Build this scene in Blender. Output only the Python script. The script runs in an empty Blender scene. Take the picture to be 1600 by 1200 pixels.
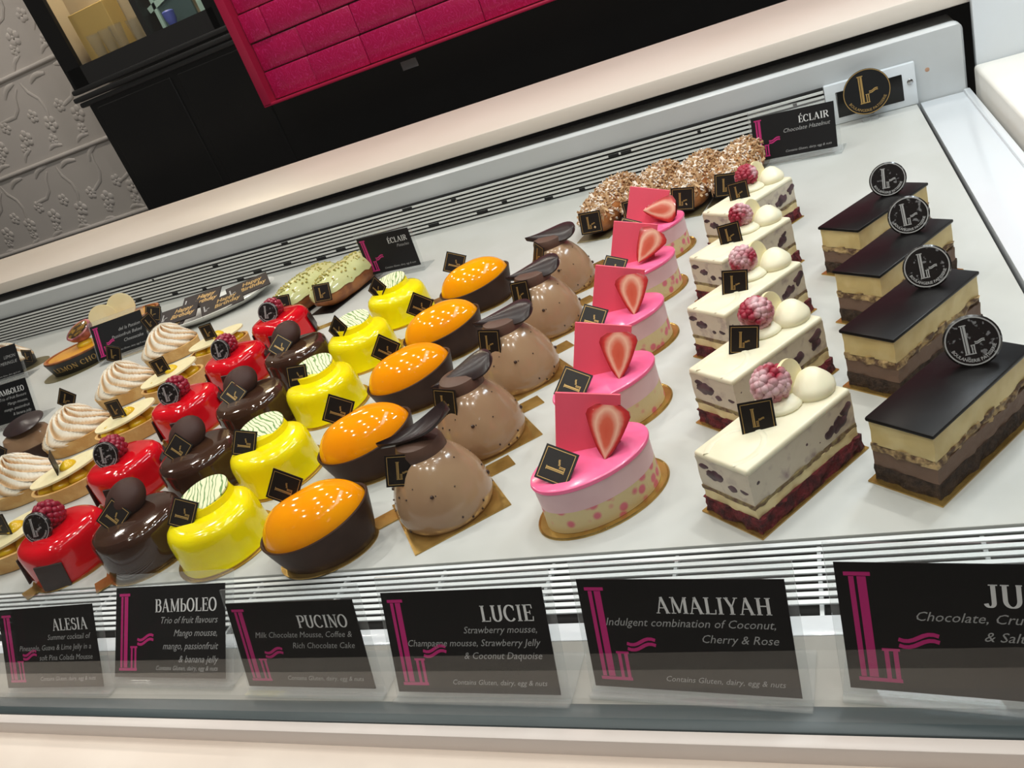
import bpy, bmesh, math, random
from mathutils import Vector, Matrix, noise, Euler

# ------------------------------------------------------------------ units
U = 0.0076            # one modelling unit = 7.6 mm
D = math.radians
scene = bpy.context.scene
col = scene.collection

# ------------------------------------------------------------------ camera
cam_d = bpy.data.cameras.new('camera')
cam = bpy.data.objects.new('camera', cam_d)
col.objects.link(cam)
cam_d.sensor_width = 36.0
cam_d.lens = 1247.5 / 1600 * 36.0
cam_d.clip_start = 0.005
cam_d.clip_end = 60
_vx = Vector((2803, -465, -1247.5)).normalized()
_vy = Vector((420, -815, 1247.5)).normalized()
_vy = (_vy - _vx * _vx.dot(_vy)).normalized()
_vz = _vy.cross(_vx)
if _vz.y > 0:
    _vz = -_vz
right = Vector((_vx.x, _vy.x, _vz.x))
down = Vector((_vx.y, _vy.y, _vz.y))
fwd = Vector((_vx.z, _vy.z, _vz.z))
R = Matrix((right, -down, -fwd)).transposed()
cam.matrix_world = Matrix.Translation((0, 0, 37 * U)) @ R.to_4x4()
scene.camera = cam

# ------------------------------------------------------------------ world, lights, exposure
w = bpy.data.worlds.new('world')
scene.world = w
w.use_nodes = True
w.node_tree.nodes['Background'].inputs[0].default_value = (1.0, 0.93, 0.86, 1)
w.node_tree.nodes['Background'].inputs[1].default_value = 0.065
scene.view_settings.view_transform = 'Standard'
scene.view_settings.look = 'None'
scene.view_settings.gamma = 1
scene.view_settings.use_curve_mapping = False
scene.view_settings.exposure = 0.0
scene.cycles.transparent_max_bounces = 24

def area(name, loc, size, power, colr, target=None, sy=None):
    l = bpy.data.lights.new(name, 'AREA')
    l.energy = power
    l.color = colr
    if sy:
        l.shape = 'RECTANGLE'; l.size = size * U; l.size_y = sy * U
    else:
        l.shape = 'DISK'; l.size = size * U
    o = bpy.data.objects.new(name, l)
    col.objects.link(o)
    o.location = Vector(loc) * U
    t = Vector(target) * U if target else o.location - Vector((0, 0, 1))
    o.rotation_euler = (t - o.location).to_track_quat('-Z', 'Y').to_euler()
    return o

# ceiling downlights of the shop (small warm discs), added shop-side fills and one long cool ceiling strip over the case
for lx, ly, pw in ((-150, 40, 2.6), (-105, 10, 1.6), (-105, 95, 2.2), (-60, 45, 1.3), (-60, 115, 1.5),
                   (-20, 5, 1.1), (-15, 85, 1.6), (30, 45, 1.8), (35, 115, 1.8), (75, 80, 1.8),
                   (-200, 110, 2.4), (-85, -45, 3.2), (-15, -50, 3.0), (45, -40, 2.8)):  # those behind the camera are added to brighten the counter and cake fronts
    area('downlight_and_fill', (lx, ly, 185), 5.5, pw * 1.2, (1.0, 0.96, 0.89))
area('ceiling_strip', (30, 100, 170), 170, 4.2, (0.88, 0.95, 1.0), (5, 90, 0), 26)
area('case_lamp', (34, 108, 74), 44, 1.6, (0.78, 0.9, 1.0), (12, 112, 0), 5)
area('cabinet_lamp', (-217, 268, 138), 20, 5.0, (1.0, 0.86, 0.62))
for lx in (-350, -260, -150, -40, 70):  # unseen lamps, added only to brighten the back wall
    area('back_wall_fill', (lx, 205, 190), 14, 3.4, (1.0, 0.9, 0.8))

# ------------------------------------------------------------------ helpers: meshes
class MB:
    def __init__(self):
        self.v = []; self.f = []; self.a = []
    def add(self, vs, fs, mtx=None, att=0.0):
        o = len(self.v)
        for p in vs:
            p = Vector(p)
            self.v.append(mtx @ p if mtx else p)
            self.a.append(att)
        self.f += [tuple(i + o for i in f) for f in fs]
        return self
    def box(self, x0, x1, y0, y1, z0, z1, mtx=None, att=0.0):
        vs = [(x, y, z) for z in (z0, z1) for y in (y0, y1) for x in (x0, x1)]
        fs = [(0, 2, 3, 1), (4, 5, 7, 6), (0, 1, 5, 4), (2, 6, 7, 3), (0, 4, 6, 2), (1, 3, 7, 5)]
        return self.add(vs, fs, mtx, att)
    def bbox(self, x0, x1, y0, y1, z0, z1, b=0.2, seg=2, mtx=None):
        bm = bmesh.new()
        bmesh.ops.create_cube(bm, size=1)
        for v in bm.verts:
            v.co = Vector(((x0 + x1) / 2 + v.co.x * (x1 - x0), (y0 + y1) / 2 + v.co.y * (y1 - y0),
                           (z0 + z1) / 2 + v.co.z * (z1 - z0)))
        bmesh.ops.bevel(bm, geom=bm.edges[:], offset=b, segments=seg, profile=0.5, affect='EDGES')
        bm.verts.index_update()
        self.add([v.co.copy() for v in bm.verts], [tuple(v.index for v in f.verts) for f in bm.faces], mtx)
        bm.free()
        return self
    def rings(self, rs, cap0=True, cap1=True, mtx=None, att=None):
        n = len(rs[0]); o = len(self.v)
        for k, r in enumerate(rs):
            for j, p in enumerate(r):
                p = Vector(p)
                self.v.append(mtx @ p if mtx else p)
                self.a.append(att[k][j] if att else 0.0)
        for k in range(len(rs) - 1):
            for j in range(n):
                a = o + k * n + j; b = o + k * n + (j + 1) % n
                self.f.append((a, b, b + n, a + n))
        if cap0: self.f.append(tuple(o + j for j in reversed(range(n))))
        if cap1: self.f.append(tuple(o + (len(rs) - 1) * n + j for j in range(n)))
        return self
    def lathe(self, prof, n=40, sx=1.0, sy=1.0, mtx=None, wob=None):
        rs = []
        for r, z in prof:
            ring = []
            for j in range(n):
                t = 2 * math.pi * j / n
                k = wob(t, z) if wob else 1.0
                ring.append((r * sx * math.cos(t) * k, r * sy * math.sin(t) * k, z))
            rs.append(ring)
        return self.rings(rs, mtx=mtx)
    def prism(self, pts, z0, z1, mtx=None):
        return self.rings([[(x, y, z0) for x, y in pts], [(x, y, z1) for x, y in pts]], mtx=mtx)
    def ball(self, c, r, sx=1, sy=1, sz=1, n=10, m=6, mtx=None, att=0.0):
        rs = []
        for k in range(m + 1):
            ph = -math.pi / 2 + math.pi * k / m
            rr = max(math.cos(ph), 0.02)
            rs.append([(c[0] + r * sx * rr * math.cos(2 * math.pi * j / n), c[1] + r * sy * rr * math.sin(2 * math.pi * j / n),
                        c[2] + r * sz * math.sin(ph)) for j in range(n)])
        return self.rings(rs, mtx=mtx, att=[[att] * n] * (m + 1))
    def mesh(self, name, smooth=35, attr=False):
        me = bpy.data.meshes.new(name)
        me.from_pydata([p * U for p in self.v], [], self.f)
        if attr:
            at = me.attributes.new('tone', 'FLOAT', 'POINT')
            at.data.foreach_set('value', self.a)
        me.validate()
        if smooth:
            me.polygons.foreach_set('use_smooth', [True] * len(me.polygons))
            me.set_sharp_from_angle(angle=D(smooth))
        me.update()
        return me

def obj(name, mesh, mat, parent=None, loc=(0, 0, 0), rot=(0, 0, 0), mode='XYZ', scale=1.0):
    if isinstance(mesh, MB):
        mesh = mesh.mesh(name)
    o = bpy.data.objects.new(name, mesh)
    col.objects.link(o)
    if mat is not None and len(mesh.materials) == 0:
        mesh.materials.append(mat)
    o.rotation_mode = mode
    o.location = Vector(loc) * U
    o.rotation_euler = rot
    o.scale = (scale, scale, scale)
    o.parent = parent
    return o

def thing(name, label=None, cat=None, loc=(0, 0, 0), rz=0, group=None):
    o = bpy.data.objects.new(name, None)
    o.empty_display_size = 0.01
    col.objects.link(o)
    o.location = Vector(loc) * U
    o.rotation_euler = (0, 0, rz)
    return tag(o, label, cat, group)

def tag(o, label=None, cat=None, group=None, kind=None):
    if label: o['label'] = label
    if cat: o['category'] = cat
    if group: o['group'] = group
    if kind: o['kind'] = kind
    return o

def copy_tree(o, parent=None):
    c = o.copy()
    col.objects.link(c)
    c.parent = parent
    for ch in list(o.children):
        copy_tree(ch, c)
    return c

def child(o, name):
    return [c for c in o.children if c.name.split('.')[0] == name]

# ------------------------------------------------------------------ helpers: materials
def lin(c):
    return tuple(((x / 255) / 12.92 if x / 255 <= 0.04045 else ((x / 255 + 0.055) / 1.055) ** 2.4) for x in c) + (1,)

def mat(name, c, rough=0.5, metal=0.0, coat=0.0, sss=0.0, c2=None, nscale=1.0, nlo=0.4, nhi=0.6, detail=3.0,
        bump=0.0, bscale=3.0, spec=0.5, kind='noise', stretch=(1, 1, 1), fw=0.0):
    m = bpy.data.materials.new(name)
    m.use_nodes = True
    nt = m.node_tree
    b = nt.nodes['Principled BSDF']
    b.inputs['Base Color'].default_value = lin(c)
    b.inputs['Roughness'].default_value = rough
    b.inputs['Metallic'].default_value = metal
    b.inputs['Specular IOR Level'].default_value = spec
    b.inputs['Coat Weight'].default_value = coat
    b.inputs['Coat Roughness'].default_value = 0.04
    if sss:
        b.inputs['Subsurface Weight'].default_value = sss
        b.inputs['Subsurface Radius'].default_value = (0.006, 0.003, 0.002)
        b.inputs['Subsurface Scale'].default_value = 0.5
    if c2 or bump:
        tc = nt.nodes.new('ShaderNodeTexCoord')
        mp = nt.nodes.new('ShaderNodeMapping')
        mp.inputs['Scale'].default_value = tuple(s / U for s in stretch)
        oi = nt.nodes.new('ShaderNodeObjectInfo')
        mu = nt.nodes.new('ShaderNodeMath'); mu.operation = 'MULTIPLY'; mu.inputs[1].default_value = 37.0
        ad = nt.nodes.new('ShaderNodeVectorMath'); ad.operation = 'ADD'
        nt.links.new(tc.outputs['Object'], mp.inputs['Vector'])
        nt.links.new(oi.outputs['Random'], mu.inputs[0])
        nt.links.new(mp.outputs[0], ad.inputs[0])
        nt.links.new(mu.outputs[0], ad.inputs[1])
        vec = ad.outputs[0]
        if c2:
            if kind == 'noise':
                n = nt.nodes.new('ShaderNodeTexNoise'); n.inputs['Scale'].default_value = nscale
                n.inputs['Detail'].default_value = detail; out = n.outputs['Fac']
            elif kind == 'voronoi':
                n = nt.nodes.new('ShaderNodeTexVoronoi'); n.inputs['Scale'].default_value = nscale
                out = n.outputs['Distance']
            else:
                n = nt.nodes.new('ShaderNodeTexWave'); n.inputs['Scale'].default_value = nscale
                n.inputs['Distortion'].default_value = detail; n.inputs['Detail Scale'].default_value = 1.5
                out = n.outputs['Fac']
            nt.links.new(vec, n.inputs['Vector'])
            mr = nt.nodes.new('ShaderNodeMapRange')
            mr.inputs['From Min'].default_value = nlo; mr.inputs['From Max'].default_value = nhi
            nt.links.new(out, mr.inputs['Value'])
            mx = nt.nodes.new('ShaderNodeMix'); mx.data_type = 'RGBA'
            mx.inputs['A'].default_value = lin(c); mx.inputs['B'].default_value = lin(c2)
            nt.links.new(mr.outputs[0], mx.inputs['Factor'])
            nt.links.new(mx.outputs['Result'], b.inputs['Base Color'])
        if bump:
            n2 = nt.nodes.new('ShaderNodeTexNoise'); n2.inputs['Scale'].default_value = bscale
            n2.inputs['Detail'].default_value = 4
            nt.links.new(vec, n2.inputs['Vector'])
            bp = nt.nodes.new('ShaderNodeBump'); bp.inputs['Strength'].default_value = bump
            bp.inputs['Distance'].default_value = 0.3 * U
            nt.links.new(n2.outputs['Fac'], bp.inputs['Height'])
            nt.links.new(bp.outputs[0], b.inputs['Normal'])
    return m

def attr_mat(name, stops, rough=0.5, noise_amt=0.25, nscale=0.8, coat=0.0, bump=0.0):
    """colour ramp driven by the 'tone' attribute of the mesh plus noise"""
    m = bpy.data.materials.new(name); m.use_nodes = True
    nt = m.node_tree; b = nt.nodes['Principled BSDF']
    b.inputs['Roughness'].default_value = rough
    b.inputs['Coat Weight'].default_value = coat
    at = nt.nodes.new('ShaderNodeAttribute'); at.attribute_name = 'tone'
    tc = nt.nodes.new('ShaderNodeTexCoord')
    n = nt.nodes.new('ShaderNodeTexNoise'); n.inputs['Scale'].default_value = nscale / U
    nt.links.new(tc.outputs['Object'], n.inputs['Vector'])
    ma = nt.nodes.new('ShaderNodeMath'); ma.operation = 'MULTIPLY_ADD'
    nt.links.new(n.outputs['Fac'], ma.inputs[0]); ma.inputs[1].default_value = noise_amt * 2
    su = nt.nodes.new('ShaderNodeMath'); su.operation = 'SUBTRACT'; su.inputs[1].default_value = noise_amt
    nt.links.new(at.outputs['Fac'], su.inputs[0])
    nt.links.new(su.outputs[0], ma.inputs[2])
    cr = nt.nodes.new('ShaderNodeValToRGB')
    e = cr.color_ramp.elements
    e[0].position = stops[0][0]; e[0].color = lin(stops[0][1])
    e[1].position = stops[-1][0]; e[1].color = lin(stops[-1][1])
    for p, c in stops[1:-1]:
        x = e.new(p); x.color = lin(c)
    nt.links.new(ma.outputs[0], cr.inputs[0])
    nt.links.new(cr.outputs[0], b.inputs['Base Color'])
    if bump:
        bp = nt.nodes.new('ShaderNodeBump'); bp.inputs['Strength'].default_value = bump; bp.inputs['Distance'].default_value = 0.2 * U
        n3 = nt.nodes.new('ShaderNodeTexNoise'); n3.inputs['Scale'].default_value = 4 / U
        nt.links.new(tc.outputs['Object'], n3.inputs['Vector'])
        nt.links.new(n3.outputs['Fac'], bp.inputs['Height']); nt.links.new(bp.outputs[0], b.inputs['Normal'])
    return m

def clear_mat(name, tint=(1, 1, 1), ior=1.5, haze=0.0):
    """thin clear sheet: fresnel mirror over straight-through transparency, a little surface haze"""
    m = bpy.data.materials.new(name); m.use_nodes = True
    nt = m.node_tree; nt.nodes.remove(nt.nodes['Principled BSDF'])
    out = nt.nodes['Material Output']
    tr = nt.nodes.new('ShaderNodeBsdfTransparent'); tr.inputs[0].default_value = tint + (1,)
    gl = nt.nodes.new('ShaderNodeBsdfGlossy'); gl.inputs['Roughness'].default_value = 0.01
    fr = nt.nodes.new('ShaderNodeFresnel')
    ge = nt.nodes.new('ShaderNodeNewGeometry'); mi = nt.nodes.new('ShaderNodeMix')   # thin sheet: same reflectance from either side
    mi.inputs['A'].default_value = ior; mi.inputs['B'].default_value = 1 / ior
    nt.links.new(ge.outputs['Backfacing'], mi.inputs['Factor']); nt.links.new(mi.outputs['Result'], fr.inputs[0])
    mx = nt.nodes.new('ShaderNodeMixShader')
    nt.links.new(fr.outputs[0], mx.inputs[0]); nt.links.new(tr.outputs[0], mx.inputs[1]); nt.links.new(gl.outputs[0], mx.inputs[2])
    last = mx
    if haze:
        df = nt.nodes.new('ShaderNodeBsdfDiffuse'); df.inputs[0].default_value = (0.85, 0.86, 0.86, 1)
        m2 = nt.nodes.new('ShaderNodeMixShader'); m2.inputs[0].default_value = haze
        nt.links.new(mx.outputs[0], m2.inputs[1]); nt.links.new(df.outputs[0], m2.inputs[2]); last = m2
    nt.links.new(last.outputs[0], out.inputs[0])
    return m

M = dict(
    deck=mat('white_deck_sheet', (193, 194, 190), 0.38, c2=(187, 188, 183), nscale=0.12, bump=0.03, bscale=0.25),
    enamel=mat('white_enamel', (214, 219, 224), 0.28, coat=0.3),
    enamel_front=mat('white_enamel_slat', (226, 231, 233), 0.35),
    grey_panel=mat('grey_enamel', (192, 195, 197), 0.32, c2=(186, 189, 190), nscale=0.05),
    slat=mat('slat_aluminium_white', (214, 215, 212), 0.4),
    void=mat('dark_void', (9, 9, 10), 0.8),
    cream=mat('cream_counter', (213, 203, 192), 0.38, c2=(208, 197, 185), nscale=0.03),
    cream_face=mat('white_side_counter', (226, 223, 216), 0.45),
    shelf=mat('shaded_white_shelf', (142, 141, 135), 0.4),  # white shelf, greyed in colour for the shade of the signs
    front=mat('pink_cream_counter', (238, 225, 212), 0.4, c2=(233, 219, 206), nscale=0.1),
    rail=mat('pale_aluminium_rail', (224, 215, 209), 0.35),
    gasket=mat('green_grey_gasket', (58, 70, 73), 0.35),
    pane=clear_mat('clear_glass', (0.985, 0.995, 0.99)),
    acrylic=clear_mat('clear_acrylic', (0.96, 0.97, 0.97), 1.45, 0.08),
    tumbler=clear_mat('tumbler_glass', (0.93, 0.92, 0.88), 1.5, 0.05),
    gold=mat('gold_board', (200, 164, 92), 0.24, metal=0.75, c2=(172, 136, 70), nscale=0.6),
    goldp=mat('gold_print', (186, 152, 92), 0.4, metal=0.5),
    silverp=mat('silver_print', (190, 190, 190), 0.35, metal=0.4),
    card=mat('chocolate_card', (22, 16, 14), 0.42, spec=0.3),
    disc=mat('dark_disc', (26, 22, 22), 0.25, c2=(120, 120, 122), nscale=4.5, nlo=0.6, nhi=0.66, coat=0.4),
    plaque=mat('brown_plaque', (34, 23, 21), 0.5, spec=0.3),
    black=mat('black_lacquer', (9, 9, 10), 0.28, c2=(12, 12, 12), nscale=0.05, spec=0.3),
    black_wood=mat('black_wood', (30, 30, 31), 0.4),
    signcard=mat('black_sign_card', (8, 9, 12), 0.5, spec=0.3),
    magenta=mat('magenta_print', (178, 28, 108), 0.5),
    white_ink=mat('white_ink', (206, 206, 206), 0.6),
    grey_ink=mat('grey_ink', (150, 150, 150), 0.6),
    wall=mat('grey_wallpaper', (206, 199, 194), 0.55, c2=(200, 193, 187), nscale=0.02, bump=0.1, bscale=0.12),
    floor=mat('grey_floor_tile', (92, 86, 80), 0.4),
    crimson=mat('crimson_frame', (176, 18, 66), 0.35),
    pinktile=mat('magenta_embossed_leather', (178, 0, 76), 0.3, c2=(196, 34, 104), nscale=0.22, nlo=0.86, nhi=0.98, detail=22.0, kind='wave', bump=0.3, bscale=0.5, coat=0.15),
    # pastry
    glaze_black=mat('black_mirror_glaze', (9, 8, 9), 0.34, c2=(14, 11, 12), nscale=0.3, bump=0.1, bscale=0.6, spec=0.16),
    sponge_dark=mat('dark_chocolate_sponge', (46, 33, 26), 0.85, c2=(70, 52, 40), nscale=1.6, bump=0.9, bscale=3.0),
    milk=mat('milk_chocolate_mousse', (112, 86, 70), 0.6, c2=(114, 88, 72), nscale=0.8, bump=0.3, bscale=1.6),
    crunch=mat('praline_crunch', (188, 160, 112), 0.6, c2=(92, 66, 46), nscale=1.3, nlo=0.42, nhi=0.58, bump=0.9, bscale=2.0),
    caramel=mat('vanilla_caramel_mousse', (224, 203, 146), 0.5, c2=(210, 186, 126), nscale=0.5, bump=0.2, bscale=1.0, sss=0.1),
    velvet=mat('red_velvet_sponge', (112, 30, 38), 0.85, c2=(66, 16, 24), nscale=1.5, bump=1.0, bscale=3.0),
    creamlayer=mat('custard_layer', (232, 214, 162), 0.5, c2=(222, 200, 146), nscale=0.8, bump=0.2, bscale=1.5),
    greenline=mat('pistachio_biscuit', (150, 134, 92), 0.8, c2=(110, 84, 66), nscale=1.8, bump=0.7, bscale=3),
    speckle=mat('speckled_coconut_mousse', (212, 200, 180), 0.55, c2=(150, 128, 128), nscale=0.9, nlo=0.55, nhi=0.8, bump=0.3, bscale=1.3),
    ganache=mat('ivory_ganache', (236, 229, 203), 0.35, c2=(230, 222, 194), nscale=0.3, bump=0.12, bscale=0.35, sss=0.1),
    cherry=mat('cherry_piece', (92, 64, 72), 0.5, c2=(60, 38, 46), nscale=1.2),
    whip=mat('whipped_cream', (240, 233, 204), 0.4, sss=0.15),
    ivory=mat('white_chocolate', (238, 226, 182), 0.4, c2=(232, 218, 170), nscale=0.8, sss=0.1),
    pinkglaze=mat('hot_pink_glaze', (255, 116, 164), 0.2, c2=(253, 106, 154), nscale=0.3, coat=0.1),
    pinkmousse=mat('pale_pink_mousse', (228, 190, 193), 0.4, c2=(220, 180, 184), nscale=0.35),
    pinkplaque=mat('pink_chocolate_plaque', (248, 96, 120), 0.42),
    joconde=mat('dotted_joconde_sponge', (214, 112, 128), 0.6, c2=(214, 194, 146), nscale=1.0, nlo=0.28, nhi=0.46, kind='voronoi', bump=0.15),
    straw_skin=mat('strawberry_skin', (168, 26, 34), 0.2, c2=(216, 96, 70), nscale=2.4, nlo=0.6, nhi=0.75, coat=0.5, bump=0.6, bscale=2.5),
    mousse=mat('mocha_mousse_glaze', (166, 136, 106), 0.16, c2=(158, 126, 98), nscale=0.2, coat=0.15),
    fleck=mat('chocolate_fleck', (54, 36, 28), 0.4),
    mousse_dark=mat('brown_praline_cap', (92, 66, 54), 0.45, c2=(84, 60, 48), nscale=0.4),
    choc=mat('dark_chocolate', (44, 30, 28), 0.36, c2=(52, 36, 32), nscale=0.5),
    leaf=mat('chocolate_leaf', (42, 30, 32), 0.28, c2=(50, 36, 35), nscale=1.2, spec=0.35),
    orange=mat('orange_mirror_glaze', (255, 166, 0), 0.07, c2=(255, 154, 0), nscale=0.15, coat=0.2),
    cup=mat('chocolate_cup', (56, 37, 30), 0.42, c2=(66, 46, 38), nscale=0.35, spec=0.15),
    yellow=mat('yellow_mirror_glaze', (250, 232, 8), 0.12, c2=(246, 224, 4), nscale=0.2, coat=0.2, sss=0.1, bump=0.05, bscale=0.4),
    stripe=mat('green_striped_white_chocolate', (236, 236, 196), 0.4, c2=(104, 148, 78), nscale=0.75, nlo=0.74, nhi=0.92, detail=9.0, kind='wave', stretch=(1, .3, 1)),
    cglaze=mat('chocolate_mirror_glaze', (58, 36, 27), 0.08, c2=(64, 42, 28), nscale=0.2, coat=0.25),
    cball=mat('matte_chocolate_ball', (64, 40, 35), 0.55, spec=0.25),
    red=mat('red_mirror_glaze', (214, 12, 30), 0.07, c2=(206, 8, 24), nscale=0.2, coat=0.25, sss=0.1),
    rasp=mat('raspberry', (150, 22, 52), 0.35, coat=0.25, sss=0.15),
    rasp_sugar=mat('sugared_raspberry', (158, 30, 56), 0.5, c2=(222, 184, 190), nscale=0.5, nlo=0.44, nhi=0.6, detail=5),
    biscuit=mat('tart_shell', (226, 184, 118), 0.7, c2=(210, 160, 92), nscale=0.5, bump=0.3, bscale=3),
    curd=mat('lemon_curd', (232, 196, 34), 0.22, c2=(222, 178, 26), nscale=0.4, coat=0.3, sss=0.15),
    choux=mat('choux_pastry', (168, 104, 50), 0.5, c2=(132, 74, 34), nscale=0.5, bump=0.4, bscale=1.2, coat=0.1),
    pistachio=mat('pistachio_glaze', (206, 206, 150), 0.16, c2=(196, 196, 136), nscale=0.3, coat=0.5),
    crumb=mat('pistachio_crumb', (150, 142, 66), 0.8, c2=(188, 172, 100), nscale=1.0),
    bake=mat('baked_custard', (226, 158, 30), 0.3, c2=(206, 128, 24), nscale=0.4, nlo=0.5, nhi=0.75, coat=0.3),
    crust=mat('browned_crust', (150, 84, 40), 0.6, c2=(176, 110, 56), nscale=0.8),
    band=mat('black_paper_band', (20, 18, 18), 0.4),
    dullboard=mat('dull_gold_board', (128, 118, 84), 0.4, metal=0.6),
    passion=mat('passionfruit_rind', (196, 120, 118), 0.4, c2=(120, 50, 60), nscale=0.6),
    pulp=mat('passionfruit_pulp', (150, 110, 40), 0.15, c2=(50, 36, 24), nscale=1.2, coat=0.6),
    porcelain=mat('white_porcelain', (232, 231, 226), 0.15, coat=0.5),
    carton=mat('cardboard', (196, 164, 96), 0.7),
    beige=mat('beige_lining', (196, 178, 150), 0.6),
    steel=mat('steel', (170, 170, 172), 0.25, metal=1.0),
    rust=mat('rust_chip', (178, 138, 112), 0.8),
    label_white=mat('white_label', (240, 240, 242), 0.6),
    teal=mat('teal_tile', (86, 106, 106), 0.3),
    mint=mat('mint_frame', (190, 218, 206), 0.3),
    blue=mat('blue_pot', (92, 104, 190), 0.4),
)
M['meringue'] = attr_mat('toasted_meringue', [(0.0, (240, 234, 220)), (0.42, (234, 222, 200)), (0.66, (206, 168, 122)), (0.95, (146, 100, 64))], 0.45, 0.22, 0.35)
M['strawcut'] = attr_mat('strawberry_flesh', [(0.0, (206, 84, 62)), (0.35, (214, 100, 76)), (0.6, (240, 186, 160)), (0.85, (208, 60, 56)), (1.0, (170, 28, 36))], 0.25, 0.1, 1.2, coat=0.5)
M['flake'] = attr_mat('almond_flake', [(0.0, (120, 78, 40)), (0.4, (164, 122, 80)), (0.75, (196, 160, 116)), (1.0, (240, 230, 218))], 0.6, 0.05, 1.0)

# ------------------------------------------------------------------ lettering
def text_mb(txt, size, shear=0.0, align='LEFT', offset=0.0, spacing=1.0):
    cu = bpy.data.curves.new('t', 'FONT')
    cu.body = txt; cu.size = size; cu.shear = shear; cu.align_x = align
    cu.resolution_u = 2; cu.offset = offset; cu.space_character = spacing; cu.space_line = 1.0
    o = bpy.data.objects.new('t', cu)
    col.objects.link(o)
    dg = bpy.context.evaluated_depsgraph_get()
    me = o.evaluated_get(dg).to_mesh()
    mb = MB()
    mb.add([v.co.copy() for v in me.vertices], [tuple(p.vertices) for p in me.polygons])
    o.evaluated_get(dg).to_mesh_clear()
    bpy.data.objects.remove(o); bpy.data.curves.remove(cu)
    return mb

def stroke(mb, pts, thick, thin, closed=False, fixed=None):
    n = len(pts); L = []; Rr = []
    for i in range(n):
        if closed:
            a = pts[i - 1]; b = pts[(i + 1) % n]
        else:
            a = pts[max(i - 1, 0)]; b = pts[min(i + 1, n - 1)]
        dx, dy = b[0] - a[0], b[1] - a[1]; l = math.hypot(dx, dy) or 1
        wd = (fixed if fixed else thin + (thick - thin) * (abs(dy) / l) ** 1.3) / 2
        nx, ny = -dy / l * wd, dx / l * wd
        L.append((pts[i][0] + nx, pts[i][1] + ny, 0)); Rr.append((pts[i][0] - nx, pts[i][1] - ny, 0))
    fs = []
    m = n if closed else n - 1
    for i in range(m):
        j = (i + 1) % n
        fs.append((i, n + i, n + j, j))
    mb.add(L + Rr, fs)

def arc(cx, cy, rx, ry, a0, a1, n=14):
    return [(cx + rx * math.cos(D(a0 + (a1 - a0) * i / n)), cy + ry * math.sin(D(a0 + (a1 - a0) * i / n))) for i in range(n + 1)]

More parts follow.
